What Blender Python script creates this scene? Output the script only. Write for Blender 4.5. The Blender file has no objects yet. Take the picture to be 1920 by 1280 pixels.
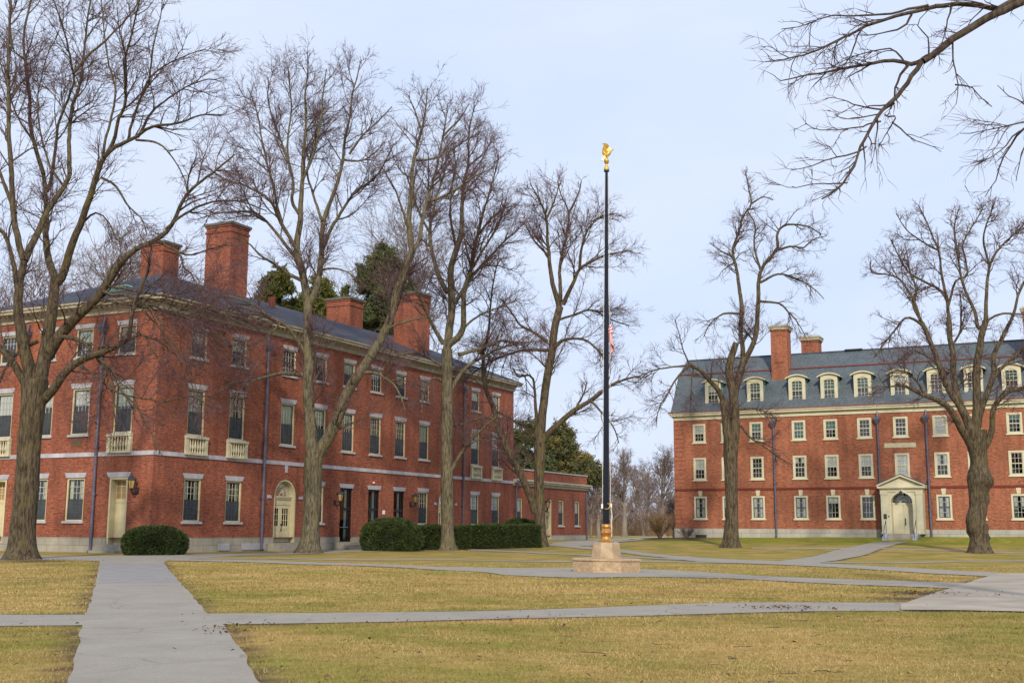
import bpy, bmesh, math, random
import numpy as np
from mathutils import Vector, Matrix

random.seed(7)
RNG = np.random.default_rng(11)
SC = bpy.context.scene
COL = SC.collection
R = math.radians

# ------------------------------------------------------------------ camera
F, PIT, ROL, YAW = 2185.0, 0.15933, 0.00515, 0.4697
CAMH = 1.5
fwv = np.array([0, math.cos(PIT), math.sin(PIT)])
upv = np.array([0, -math.sin(PIT), math.cos(PIT)])
rtv = np.array([1.0, 0, 0])
r2 = rtv * math.cos(ROL) + upv * math.sin(ROL)
u2 = -rtv * math.sin(ROL) + upv * math.cos(ROL)
CAM = np.array([0, 0, CAMH])

cd = bpy.data.cameras.new("camera")
cam = bpy.data.objects.new("camera", cd)
COL.objects.link(cam)
cd.sensor_width = 36.0
cd.lens = F / 1920 * 36.0
cd.clip_start = 0.1
cd.clip_end = 6000
cam.matrix_world = Matrix(((r2[0], u2[0], -fwv[0], 0), (r2[1], u2[1], -fwv[1], 0),
                           (r2[2], u2[2], -fwv[2], CAMH), (0, 0, 0, 1)))
SC.camera = cam

# ------------------------------------------------------------------ sky, sun, exposure
SUN_AZ, SUN_EL = R(179), R(31)          # azimuth measured from +Y towards +X
SKY_STRENGTH = 0.1
w = bpy.data.worlds.new("World")
SC.world = w
w.use_nodes = True
nt = w.node_tree
nt.nodes.clear()
N = nt.nodes.new
out = N("ShaderNodeOutputWorld"); bg = N("ShaderNodeBackground"); sky = N("ShaderNodeTexSky")
sky.sky_type = 'NISHITA'; sky.sun_disc = False
sky.sun_elevation = SUN_EL; sky.sun_rotation = SUN_AZ
sky.air_density = 1.0; sky.dust_density = 1.5; sky.ozone_density = 1.5
tc = N("ShaderNodeTexCoord"); mp = N("ShaderNodeMapping"); mp.inputs['Scale'].default_value = (1, 1, 2.6)
nz = N("ShaderNodeTexNoise"); nz.inputs['Scale'].default_value = 2.6; nz.inputs['Detail'].default_value = 6
nz.inputs['Roughness'].default_value = 0.55
cr = N("ShaderNodeMapRange")
cr.inputs['From Min'].default_value = 0.3; cr.inputs['From Max'].default_value = 0.75
cr.inputs['To Min'].default_value = 0.9; cr.inputs['To Max'].default_value = 1.0
mx = N("ShaderNodeMix"); mx.data_type = 'RGBA'
# thin bright cloud veil, whiter in drifting patches
nz2 = N("ShaderNodeTexNoise"); nz2.inputs['Scale'].default_value = 3.4; nz2.inputs['Detail'].default_value = 7; nz2.inputs['Roughness'].default_value = 0.6
mp2 = N("ShaderNodeMapping"); mp2.inputs['Scale'].default_value = (1, 1, 3.2); mp2.inputs['Location'].default_value = (3.1, 1.7, 0.4)
vr = N("ShaderNodeValToRGB"); vr.color_ramp.elements[0].position = 0.38; vr.color_ramp.elements[1].position = 0.66
vr.color_ramp.elements[0].color = (6.85, 7.98, 10.3, 1); vr.color_ramp.elements[1].color = (7.5, 8.4, 10.35, 1)
nt.links.new(mp2.outputs[0], nz2.inputs['Vector']); nt.links.new(nz2.outputs['Fac'], vr.inputs[0]); nt.links.new(vr.outputs[0], mx.inputs[7])
nt.links.new(tc.outputs['Generated'], mp2.inputs['Vector'])
L = nt.links.new
L(tc.outputs['Generated'], mp.inputs['Vector']); L(mp.outputs[0], nz.inputs['Vector'])
L(nz.outputs['Fac'], cr.inputs['Value']); L(cr.outputs[0], mx.inputs[0])
L(sky.outputs[0], mx.inputs[6]); L(mx.outputs[2], bg.inputs['Color'])
bg.inputs['Strength'].default_value = SKY_STRENGTH
L(bg.outputs[0], out.inputs['Surface'])

sd = bpy.data.lights.new("sun", 'SUN')
sd.energy = 3.5
sd.angle = R(3)
sd.color = (1.0, 0.90, 0.74)
so = bpy.data.objects.new("sun", sd)
COL.objects.link(so)
sdir = Vector((math.sin(SUN_AZ) * math.cos(SUN_EL), math.cos(SUN_AZ) * math.cos(SUN_EL), math.sin(SUN_EL)))
so.rotation_euler = sdir.to_track_quat('Z', 'Y').to_euler()
so.location = sdir * 100

SC.view_settings.view_transform = 'Standard'
SC.view_settings.look = 'None'
SC.view_settings.exposure = 0.07
SC.view_settings.gamma = 1.0
SC.view_settings.use_curve_mapping = False
SC.cycles.max_bounces = 6
SC.cycles.transparent_max_bounces = 12

# ------------------------------------------------------------------ pixel helpers (photo pixels, 1920 wide)
def ray(x, y):
    return fwv * F + (x - 960) * r2 - (y - 640) * u2
def at(x, y, Y):
    d = ray(x, y)
    return CAM + d * (Y / d[1])

AV = np.array([math.sin(YAW), math.cos(YAW), 0])      # along the long face of the hall, away from us
BV = np.array([-math.cos(YAW), math.sin(YAW), 0])     # along its short face, to the left
A0 = np.array([-20.73, 67.71, 0.0])                   # near corner of the hall
C0 = np.array([14.65, 105.0, 0.0])                    # left front corner of the dormitory
CV = -BV                                              # along the dormitory front, to the right

def on_A(x, y, d=0.0):      # point of the plane d metres in front of the hall's long face -> (u, z)
    P0 = A0 - BV * d; r = ray(x, y); t = ((P0 - CAM) @ BV) / (r @ BV); P = CAM + r * t
    return (P - A0) @ AV, P[2]
def on_B(x, y, d=0.0):
    P0 = A0 - AV * d; r = ray(x, y); t = ((P0 - CAM) @ AV) / (r @ AV); P = CAM + r * t
    return (P - A0) @ BV, P[2]
def on_C(x, y, d=0.0):
    P0 = C0 - AV * d; r = ray(x, y); t = ((P0 - CAM) @ AV) / (r @ AV); P = CAM + r * t
    return (P - C0) @ CV, P[2]

def sstep(e0, e1, x):
    t = np.clip((x - e0) / (e1 - e0), 0, 1)
    return t * t * (3 - 2 * t)

def terrain(x, y):
    x = np.asarray(x, float); y = np.asarray(y, float)
    s = -((x - C0[0]) * AV[0] + (y - C0[1]) * AV[1])
    u = (x - C0[0]) * CV[0] + (y - C0[1]) * CV[1]
    p = -((x - A0[0]) * BV[0] + (y - A0[1]) * BV[1])
    z = 0.62 * sstep(32, 3, s) * (0.65 + 0.35 * sstep(2, 14, p))
    base = 0.80 + 0.0105 * np.clip(u, 0, 45)
    k = sstep(5.0, 1.2, s) * sstep(-7, 0, u) * sstep(56, 44, u) * (1 - sstep(-14, -22, s))
    z = z + (base - z) * k
    z = z + 0.02 * np.sin(x * 0.7 + 1.3 * np.sin(y * 0.23)) * np.sin(y * 0.31)
    return z

def gpt(x, y, far=420):
    r = ray(x, y); r = r / r[1]
    ys = np.concatenate([np.linspace(5, 60, 600), np.linspace(60.1, 160, 900), np.linspace(160.2, far, 300)])
    P = CAM + r * ys[:, None]
    h = P[:, 2] - terrain(P[:, 0], P[:, 1])
    i = np.argmax(h < 0)
    if h[i] >= 0:
        return P[-1]
    if i == 0:
        return P[0]
    t = h[i - 1] / (h[i - 1] - h[i])
    return P[i - 1] + (P[i] - P[i - 1]) * t

# ------------------------------------------------------------------ object helpers
def tag(o, label=None, cat=None, group=None, kind=None):
    if label: o['label'] = label
    if cat: o['category'] = cat
    if group: o['group'] = group
    if kind: o['kind'] = kind
    return o

def empty(name, loc=(0, 0, 0), rz=0.0):
    o = bpy.data.objects.new(name, None)
    o.location = loc; o.rotation_euler = (0, 0, rz)
    COL.objects.link(o)
    return o

def link(name, me, parent=None, loc=None, rz=None):
    o = bpy.data.objects.new(name, me)
    COL.objects.link(o)
    if parent: o.parent = parent
    if loc is not None: o.location = loc
    if rz is not None: o.rotation_euler = (0, 0, rz)
    return o

def np_mesh(name, V, quads, mat, smooth=True, tris=None):
    me = bpy.data.meshes.new(name)
    V = np.ascontiguousarray(V, dtype=np.float32).reshape(-1, 3)
    me.vertices.add(len(V)); me.vertices.foreach_set("co", V.ravel())
    parts, tot = [], []
    if quads is not None and len(quads):
        q = np.asarray(quads, dtype=np.int32).reshape(-1, 4); parts.append(q.ravel()); tot.append(np.full(len(q), 4, np.int32))
    if tris is not None and len(tris):
        t = np.asarray(tris, dtype=np.int32).reshape(-1, 3); parts.append(t.ravel()); tot.append(np.full(len(t), 3, np.int32))
    lv = np.concatenate(parts); tt = np.concatenate(tot)
    me.loops.add(len(lv)); me.loops.foreach_set("vertex_index", lv)
    me.polygons.add(len(tt))
    st = np.zeros(len(tt), np.int32); st[1:] = np.cumsum(tt)[:-1]
    me.polygons.foreach_set("loop_start", st); me.polygons.foreach_set("loop_total", tt)
    if smooth: me.polygons.foreach_set("use_smooth", np.ones(len(tt), bool))
    me.update(calc_edges=True)
    for m in (mat if isinstance(mat, (list, tuple)) else [mat]):
        me.materials.append(m)
    return me

class MB:
    """collects shapes of one part into one mesh with box-mapped UVs in metres"""
    def __init__(s): s.v = []; s.f = []; s.m = []; s.sm = []
    def poly(s, pts, m=0, smooth=False):
        i = len(s.v); s.v += [tuple(float(c) for c in p) for p in pts]
        s.f.append(tuple(range(i, i + len(pts)))); s.m.append(m); s.sm.append(smooth)
    def box(s, x0, x1, y0, y1, z0, z1, m=0):
        c = [(x0, y0, z0), (x1, y0, z0), (x1, y1, z0), (x0, y1, z0), (x0, y0, z1), (x1, y0, z1), (x1, y1, z1), (x0, y1, z1)]
        for q in ((0, 3, 2, 1), (4, 5, 6, 7), (0, 1, 5, 4), (1, 2, 6, 5), (2, 3, 7, 6), (3, 0, 4, 7)):
            s.poly([c[k] for k in q], m)
    def frustum(s, x0, x1, y0, y1, z0, X0, X1, Y0, Y1, z1, m=0):
        c = [(x0, y0, z0), (x1, y0, z0), (x1, y1, z0), (x0, y1, z0), (X0, Y0, z1), (X1, Y0, z1), (X1, Y1, z1), (X0, Y1, z1)]
        for q in ((0, 3, 2, 1), (4, 5, 6, 7), (0, 1, 5, 4), (1, 2, 6, 5), (2, 3, 7, 6), (3, 0, 4, 7)):
            s.poly([c[k] for k in q], m)
    def prism(s, prof, T, d0, d1, m=0):
        """profile polygon (a,b) extruded between d0 and d1; T(a,b,d) -> xyz"""
        n = len(prof)
        s.poly([T(a, b, d0) for a, b in prof][::-1], m); s.poly([T(a, b, d1) for a, b in prof], m)
        for i in range(n):
            a, b = prof[i], prof[(i + 1) % n]
            s.poly([T(*a, d0), T(*b, d0), T(*b, d1), T(*a, d1)], m)
    def lathe(s, prof, cx=0, cy=0, n=20, m=0, smooth=True, rot=0.0):
        for k in range(len(prof) - 1):
            (ra, za), (rb, zb) = prof[k], prof[k + 1]
            for i in range(n):
                t0 = rot + 2 * math.pi * i / n; t1 = rot + 2 * math.pi * (i + 1) / n
                p = [(cx + ra * math.cos(t0), cy + ra * math.sin(t0), za), (cx + ra * math.cos(t1), cy + ra * math.sin(t1), za),
                     (cx + rb * math.cos(t1), cy + rb * math.sin(t1), zb), (cx + rb * math.cos(t0), cy + rb * math.sin(t0), zb)]
                if ra < 1e-6: p = p[1:]
                elif rb < 1e-6: p = p[:3]
                s.poly(p, m, smooth)
    def tube(s, pts, rad, n=8, m=0, smooth=True):
        pts = [Vector(p) for p in pts]
        rad = rad if isinstance(rad, (list, tuple)) else [rad] * len(pts)
        rings = []
        prev = None
        for i, p in enumerate(pts):
            t = (pts[min(i + 1, len(pts) - 1)] - pts[max(i - 1, 0)]).normalized()
            if prev is None:
                ref = Vector((0, 0, 1)) if abs(t.z) < 0.9 else Vector((1, 0, 0))
                e = t.cross(ref).normalized()
            else:
                e = (prev - t * prev.dot(t)).normalized()
            prev = e
            g = t.cross(e)
            rings.append([p + (e * math.cos(2 * math.pi * k / n) + g * math.sin(2 * math.pi * k / n)) * rad[i] for k in range(n)])
        for i in range(len(rings) - 1):
            for k in range(n):
                s.poly([rings[i][k], rings[i][(k + 1) % n], rings[i + 1][(k + 1) % n], rings[i + 1][k]], m, smooth)
        s.poly(rings[0][::-1], m); s.poly(rings[-1], m)
    def xform(s, fn):
        s.v = [tuple(fn(*p)) for p in s.v]; return s
    def mesh(s, name, mats, weld=False):
        me = bpy.data.meshes.new(name)
        me.from_pydata(s.v, [], s.f)
        for m in (mats if isinstance(mats, (list, tuple)) else [mats]): me.materials.append(m)
        me.polygons.foreach_set("material_index", s.m)
        me.polygons.foreach_set("use_smooth", s.sm)
        uv = me.uv_layers.new(name="UVMap")
        dat = np.zeros((len(me.loops), 2), np.float32)
        for p in me.polygons:
            n = p.normal
            for li in p.loop_indices:
                c = me.vertices[me.loops[li].vertex_index].co
                if abs(n.z) > 0.9: dat[li] = (c.y, c.x) if abs(n.x) > abs(n.y) + 0.1 else (c.x, c.y)
                elif abs(n.x) > abs(n.y): dat[li] = (c.y, c.z)
                else: dat[li] = (c.x, c.z)
        uv.data.foreach_set("uv", dat.ravel())
        if weld:
            bm = bmesh.new(); bm.from_mesh(me); bmesh.ops.remove_doubles(bm, verts=bm.verts, dist=1e-4); bm.to_mesh(me); bm.free()
        me.update()
        return me
    def build(s, name, mats, parent=None, loc=None, rz=None, weld=False):
        return link(name, s.mesh(name, mats, weld), parent, loc, rz)

# ------------------------------------------------------------------ materials
def mat(name):
    m = bpy.data.materials.new(name); m.use_nodes = True
    t = m.node_tree; b = t.nodes['Principled BSDF']
    return m, t, b
def ramp(t, fac, stops):
    r = t.nodes.new('ShaderNodeValToRGB')
    e = r.color_ramp.elements
    while len(e) < len(stops): e.new(0.5)
    for k, (p, c) in enumerate(stops):
        e[k].position = p; e[k].color = (*c, 1)
    t.links.new(fac, r.inputs[0])
    return r.outputs[0]
def noise(t, scale, detail=4, rough=0.6, vec=None, coord='Object', sc=None):
    n = t.nodes.new('ShaderNodeTexNoise')
    n.inputs['Scale'].default_value = scale; n.inputs['Detail'].default_value = detail; n.inputs['Roughness'].default_value = rough
    if vec is None:
        c = t.nodes.new('ShaderNodeTexCoord'); vec = c.outputs[coord]
    if sc:
        mpn = t.nodes.new('ShaderNodeMapping'); mpn.inputs['Scale'].default_value = sc
        t.links.new(vec, mpn.inputs['Vector']); vec = mpn.outputs[0]
    t.links.new(vec, n.inputs['Vector'])
    return n.outputs['Fac']
def mixc(t, fac, a, b, mode='MIX'):
    m = t.nodes.new('ShaderNodeMix'); m.data_type = 'RGBA'; m.blend_type = mode
    for sck, v in ((0, fac), (6, a), (7, b)):
        if hasattr(v, 'links'): t.links.new(v, m.inputs[sck])
        elif isinstance(v, (int, float)): m.inputs[sck].default_value = v
        else: m.inputs[sck].default_value = (*v, 1)
    return m.outputs[2]
def bump(t, b, h, strength=0.3, dist=0.02):
    n = t.nodes.new('ShaderNodeBump'); n.inputs['Strength'].default_value = strength; n.inputs['Distance'].default_value = dist
    t.links.new(h, n.inputs['Height']); t.links.new(n.outputs[0], b.inputs['Normal'])
def simple(name, c, rough=0.6, metal=0.0, var=0.12, scale=3.0, spec=0.3):
    m, t, b = mat(name)
    d = tuple(x * (1 - var) for x in c); l = tuple(min(1, x * (1 + var)) for x in c)
    t.links.new(ramp(t, noise(t, scale), [(0.3, d), (0.7, l)]), b.inputs['Base Color'])
    b.inputs['Roughness'].default_value = rough; b.inputs['Metallic'].default_value = metal
    b.inputs['Specular IOR Level'].default_value = spec
    return m
def brick(name, c1, c2, c3, mortar, big=(0.75, 1.1)):
    m, t, b = mat(name)
    uv = t.nodes.new('ShaderNodeUVMap')
    bt = t.nodes.new('ShaderNodeTexBrick')
    bt.inputs['Scale'].default_value = 1.0; bt.inputs['Brick Width'].default_value = 0.27; bt.inputs['Row Height'].default_value = 0.105
    bt.inputs['Mortar Size'].default_value = 0.013; bt.inputs['Mortar Smooth'].default_value = 0.15; bt.inputs['Bias'].default_value = 0.0
    t.links.new(uv.outputs[0], bt.inputs['Vector'])
    n1 = noise(t, 4.6, 2, 0.5, vec=uv.outputs[0], sc=(1, 2.8, 1))
    ca = ramp(t, n1, [(0.36, c3), (0.47, c1), (0.64, c2)])
    n2 = noise(t, 9, 2, 0.5, vec=uv.outputs[0], sc=(1, 2.8, 1))
    cb = ramp(t, n2, [(0.36, c1), (0.52, c2), (0.62, c3)])
    t.links.new(ca, bt.inputs['Color1']); t.links.new(cb, bt.inputs['Color2'])
    bt.inputs['Mortar'].default_value = (*mortar, 1)
    nb = noise(t, 0.35, 5, 0.65, vec=uv.outputs[0])
    fac = t.nodes.new('ShaderNodeMapRange'); fac.inputs['From Min'].default_value = 0.3; fac.inputs['From Max'].default_value = 0.7
    fac.inputs['To Min'].default_value = big[0]; fac.inputs['To Max'].default_value = big[1]
    t.links.new(nb, fac.inputs['Value'])
    cc = t.nodes.new('ShaderNodeCombineColor')
    for i in range(3): t.links.new(fac.outputs[0], cc.inputs[i])
    nm = noise(t, 2.6, 3, 0.75, vec=uv.outputs[0], sc=(1, 2.6, 1))
    mid = ramp(t, nm, [(0.36, (0.58, 0.52, 0.56)), (0.5, (1.0, 1.0, 1.0)), (0.64, (1.38, 1.52, 1.45))])
    ns = noise(t, 0.9, 4, 0.6, vec=uv.outputs[0], sc=(1.6, 0.16, 1))
    streak = ramp(t, ns, [(0.34, (0.74, 0.74, 0.78)), (0.5, (1, 1, 1)), (0.7, (1.08, 1.1, 1.1))])
    col = mixc(t, 1.0, bt.outputs['Color'], cc.outputs[0], 'MULTIPLY')
    col = mixc(t, 0.5, col, mid, 'MULTIPLY'); col = mixc(t, 0.85, col, streak, 'MULTIPLY')
    t.links.new(col, b.inputs['Base Color'])
    b.inputs['Roughness'].default_value = 0.85; b.inputs['Specular IOR Level'].default_value = 0.2
    bump(t, b, bt.outputs['Fac'], -0.4, 0.01)
    return m
def slate(name, c1, c2, row=0.2):
    m, t, b = mat(name)
    uv = t.nodes.new('ShaderNodeUVMap')
    bt = t.nodes.new('ShaderNodeTexBrick')
    bt.inputs['Scale'].default_value = 1.0; bt.inputs['Brick Width'].default_value = 0.3; bt.inputs['Row Height'].default_value = row
    bt.inputs['Mortar Size'].default_value = 0.008; bt.inputs['Bias'].default_value = 0.0
    t.links.new(uv.outputs[0], bt.inputs['Vector'])
    n1 = noise(t, 1.3, 5, 0.7, vec=uv.outputs[0])
    n2 = noise(t, 5, 3, 0.6, vec=uv.outputs[0])
    t.links.new(ramp(t, n1, [(0.3, c1), (0.7, c2)]), bt.inputs['Color1'])
    t.links.new(ramp(t, n2, [(0.3, c2), (0.7, c1)]), bt.inputs['Color2'])
    bt.inputs['Mortar'].default_value = (*[x * 0.45 for x in c1], 1)
    t.links.new(bt.outputs['Color'], b.inputs['Base Color'])
    b.inputs['Roughness'].default_value = 0.8; b.inputs['Specular IOR Level'].default_value = 0.12
    bump(t, b, bt.outputs['Fac'], -0.4, 0.015)
    return m
def stone(name, c, joint=None, var=0.25):
    m, t, b = mat(name)
    uv = t.nodes.new('ShaderNodeUVMap')
    n1 = noise(t, 1.1, 6, 0.7, vec=uv.outputs[0], sc=(1, 0.5, 1))
    col = ramp(t, n1, [(0.3, tuple(x * (1 - var) for x in c)), (0.7, tuple(x * (1 + var * .6) for x in c))])
    if joint:
        bt = t.nodes.new('ShaderNodeTexBrick'); bt.inputs['Scale'].default_value = 1.0
        bt.inputs['Brick Width'].default_value = joint[0]; bt.inputs['Row Height'].default_value = joint[1]
        bt.inputs['Mortar Size'].default_value = 0.012; bt.offset = joint[2]
        t.links.new(uv.outputs[0], bt.inputs['Vector'])
        bt.inputs['Mortar'].default_value = (*[x * 0.4 for x in c], 1)
        t.links.new(col, bt.inputs['Color1'])
        t.links.new(mixc(t, 1.0, col, (0.88, 0.88, 0.9), 'MULTIPLY'), bt.inputs['Color2'])
        col = bt.outputs['Color']
    t.links.new(col, b.inputs['Base Color'])
    b.inputs['Roughness'].default_value = 0.8; b.inputs['Specular IOR Level'].default_value = 0.25
    return m
def bark(name, dark, light, moss):
    m, t, b = mat(name)
    c = t.nodes.new('ShaderNodeTexCoord')
    n1 = noise(t, 6, 6, 0.72, vec=c.outputs['Object'], sc=(1.7, 1.7, 0.30))
    n2 = noise(t, 0.9, 4, 0.65, vec=c.outputs['Object'])
    col = ramp(t, n1, [(0.40, dark), (0.60, light)])
    mk = t.nodes.new('ShaderNodeMapRange'); mk.inputs['From Min'].default_value = 0.55; mk.inputs['From Max'].default_value = 0.72
    mk.inputs['To Max'].default_value = 0.75
    t.links.new(n2, mk.inputs['Value'])
    t.links.new(mixc(t, mk.outputs[0], col, moss), b.inputs['Base Color'])
    b.inputs['Roughness'].default_value = 0.9; b.inputs['Specular IOR Level'].default_value = 0.15
    bump(t, b, n1, 1.0, 0.10)
    return m
def leafmat(name, stops, scale=1.2):
    m, t, b = mat(name)
    n1 = noise(t, scale, 4, 0.7)
    n2 = noise(t, 11, 2, 0.5)
    col = ramp(t, n1, stops)
    col = mixc(t, 0.55, col, ramp(t, n2, [(0.3, (0.55, 0.55, 0.55)), (0.7, (1.4, 1.4, 1.4))]), 'MULTIPLY')
    t.links.new(col, b.inputs['Base Color'])
    b.inputs['Roughness'].default_value = 0.6; b.inputs['Specular IOR Level'].default_value = 0.25
    return m

M = {}
M['brickA'] = brick('red_brick', (0.29, 0.080, 0.043), (0.42, 0.132, 0.068), (0.125, 0.044, 0.037), (0.145, 0.074, 0.056), (0.72, 1.2))
M['brickC'] = brick('orange_brick', (0.34, 0.100, 0.051), (0.45, 0.165, 0.083), (0.19, 0.066, 0.046), (0.21, 0.11, 0.075), (0.78, 1.12))
M['brick_dark'] = simple('dark_brick_course', (0.16, 0.035, 0.025), 0.85)
M['slateA'] = slate('grey_slate', (0.045, 0.048, 0.064), (0.09, 0.092, 0.115))
M['slateC'] = slate('green_grey_slate', (0.065, 0.082, 0.098), (0.14, 0.165, 0.18), 0.18)
M['stone'] = stone('grey_stone', (0.42, 0.41, 0.44), var=0.3)
M['belt'] = stone('belt_stone', (0.47, 0.46, 0.50), (1.5, 3.0, 0.0), 0.3)
M['plinth'] = stone('plinth_granite', (0.35, 0.32, 0.255), (1.8, 0.42, 0.5), 0.3)
M['plinthC'] = stone('plinth_granite_light', (0.42, 0.40, 0.34), (1.7, 0.42, 0.5), 0.25)
M['cream'] = simple('cream_paint', (0.57, 0.505, 0.315), 0.5, var=0.1, scale=1.5)
M['creamC'] = simple('pale_cream_paint', (0.56, 0.525, 0.375), 0.5, var=0.1, scale=1.5)
M['cornice'] = simple('weathered_cream_paint', (0.40, 0.355, 0.25), 0.6, var=0.22, scale=2.0)
M['balus'] = simple('cream_stone', (0.50, 0.46, 0.315), 0.7, var=0.2)
M['sash'] = simple('dark_bronze_sash', (0.05, 0.045, 0.03), 0.5)
M['sash_green'] = simple('dark_green_sash', (0.06, 0.07, 0.05), 0.5)
M['muntin'] = simple('pale_muntin', (0.50, 0.48, 0.38), 0.5)
M['pipe'] = simple('lead_grey_pipe', (0.12, 0.115, 0.165), 0.45, 0.3, 0.2)
M['black'] = simple('black_metal', (0.012, 0.012, 0.014), 0.4, spec=0.5)
M['iron'] = simple('dark_iron', (0.025, 0.027, 0.04), 0.45, spec=0.5)
M['copper'] = simple('verdigris_copper', (0.20, 0.34, 0.28), 0.6, var=0.3)
M['lead'] = simple('weathered_lead', (0.11, 0.115, 0.095), 0.7, var=0.3)
M['copper_red'] = simple('red_copper', (0.20, 0.055, 0.045), 0.5)
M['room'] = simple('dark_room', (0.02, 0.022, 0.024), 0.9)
M['amber'] = simple('amber_lantern_glass', (0.42, 0.30, 0.10), 0.25, spec=0.6)
M['frost'] = simple('frosted_lamp_glass', (0.55, 0.57, 0.6), 0.3)
M['white'] = simple('white_fitting', (0.75, 0.75, 0.75), 0.4)
M['red'] = simple('red_fitting', (0.45, 0.02, 0.02), 0.4)
M['gold'] = simple('gilded_metal', (0.85, 0.55, 0.13), 0.38, 1.0, 0.2, 9)
M['bronze'] = simple('polished_bronze', (0.75, 0.36, 0.10), 0.22, 1.0, 0.2, 8)
M['pole'] = simple('black_gloss_paint', (0.005, 0.006, 0.012), 0.16, spec=0.35, var=0.3)
M['rope'] = simple('pale_rope', (0.6, 0.57, 0.48), 0.8)
M['granite'] = simple('pink_granite', (0.40, 0.28, 0.165), 0.6, var=0.3, scale=9)
M['granite_top'] = simple('pink_granite_polished', (0.36, 0.26, 0.155), 0.35, var=0.3, scale=2.2)
M['step'] = stone('step_stone', (0.33, 0.30, 0.24), var=0.3)
M['step_blue'] = stone('blue_grey_stone', (0.36, 0.40, 0.46), var=0.2)
M['barkA'] = bark('grey_brown_bark', (0.040, 0.030, 0.020), (0.150, 0.118, 0.074), (0.145, 0.122, 0.045))
M['barkB'] = bark('pale_grey_bark', (0.060, 0.050, 0.033), (0.195, 0.165, 0.106), (0.175, 0.158, 0.07))
M['limbs'] = bark('branch_bark', (0.055, 0.042, 0.037), (0.14, 0.108, 0.085), (0.15, 0.12, 0.065))
M['twig'] = simple('purple_brown_twig', (0.125, 0.068, 0.073), 0.8, var=0.35, scale=1.0)
M['twig_far'] = simple('hazed_grey_brown_twig', (0.19, 0.145, 0.128), 0.85, var=0.3, scale=0.4)  # grey brown lightened in the colour itself to suggest distance haze
M['bark_far'] = simple('far_grey_bark', (0.20, 0.17, 0.135), 0.9, var=0.3, scale=0.6)
M['shrub'] = simple('tan_shrub_twig', (0.22, 0.135, 0.07), 0.85, var=0.3)
M['hedge'] = leafmat('dark_yew_leaf', [(0.3, (0.022, 0.036, 0.012)), (0.55, (0.05, 0.072, 0.018)), (0.75, (0.09, 0.11, 0.028))], 2.2)
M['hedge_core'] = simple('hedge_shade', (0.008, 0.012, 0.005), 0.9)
M['pine'] = leafmat('pine_needles', [(0.3, (0.045, 0.062, 0.026)), (0.55, (0.09, 0.105, 0.035)), (0.75, (0.17, 0.165, 0.05))], 0.5)
M['pine_gold'] = leafmat('golden_conifer_needles', [(0.3, (0.05, 0.065, 0.025)), (0.5, (0.10, 0.10, 0.035)), (0.68, (0.27, 0.19, 0.05))], 0.5)
M['pine_olive'] = leafmat('olive_pine_needles', [(0.3, (0.05, 0.06, 0.012)), (0.55, (0.10, 0.105, 0.02)), (0.75, (0.17, 0.15, 0.03))], 0.5)

def glass_mat():
    m = bpy.data.materials.new('window_glass'); m.use_nodes = True
    t = m.node_tree; t.nodes.clear()
    o = t.nodes.new('ShaderNodeOutputMaterial'); mixs = t.nodes.new('ShaderNodeMixShader')
    tr = t.nodes.new('ShaderNodeBsdfTransparent'); tr.inputs[0].default_value = (0.93, 0.96, 0.95, 1)
    gl = t.nodes.new('ShaderNodeBsdfGlossy'); gl.inputs['Roughness'].default_value = 0.03
    fr = t.nodes.new('ShaderNodeFresnel'); fr.inputs['IOR'].default_value = 1.5
    ad = t.nodes.new('ShaderNodeMath'); ad.operation = 'MULTIPLY_ADD'; ad.inputs[1].default_value = 1.3; ad.inputs[2].default_value = 0.05
    ad.use_clamp = True
    nb = t.nodes.new('ShaderNodeBump'); nb.inputs['Strength'].default_value = 0.12; nb.inputs['Distance'].default_value = 0.05
    t.links.new(noise(t, 1.6, 2, 0.5), nb.inputs['Height']); t.links.new(nb.outputs[0], gl.inputs['Normal'])
    t.links.new(fr.outputs[0], ad.inputs[0]); t.links.new(ad.outputs[0], mixs.inputs[0])
    t.links.new(tr.outputs[0], mixs.inputs[1]); t.links.new(gl.outputs[0], mixs.inputs[2]); t.links.new(mixs.outputs[0], o.inputs[0])
    return m
M['glass'] = glass_mat()
def screen_mat():
    m = bpy.data.materials.new('insect_screen'); m.use_nodes = True
    t = m.node_tree; t.nodes.clear()
    o = t.nodes.new('ShaderNodeOutputMaterial'); mixs = t.nodes.new('ShaderNodeMixShader'); mixs.inputs[0].default_value = 0.8
    tr = t.nodes.new('ShaderNodeBsdfTransparent'); df = t.nodes.new('ShaderNodeBsdfDiffuse')
    t.links.new(ramp(t, noise(t, 0.8), [(0.3, (0.05, 0.057, 0.066)), (0.7, (0.09, 0.097, 0.11))]), df.inputs[0])
    t.links.new(tr.outputs[0], mixs.inputs[1]); t.links.new(df.outputs[0], mixs.inputs[2]); t.links.new(mixs.outputs[0], o.inputs[0])
    return m
M['screen'] = screen_mat()
def shade_mat(name, c):
    m, t, b = mat(name)
    n1 = noise(t, 5, 2, 0.5, sc=(4, 1, 0.15))
    t.links.new(ramp(t, n1, [(0.3, tuple(x * 0.7 for x in c)), (0.7, c)]), b.inputs['Base Color'])
    b.inputs['Roughness'].default_value = 0.9
    return m
SHADES = [shade_mat('cream_curtain', (0.80, 0.78, 0.60)), shade_mat('pale_green_blind', (0.68, 0.78, 0.64)), shade_mat('white_blind', (0.9, 0.9, 0.88)),
          shade_mat('teal_blind', (0.10, 0.26, 0.24)), shade_mat('maroon_curtain', (0.12, 0.05, 0.07)), shade_mat('tan_blind', (0.42, 0.27, 0.14))]


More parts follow.
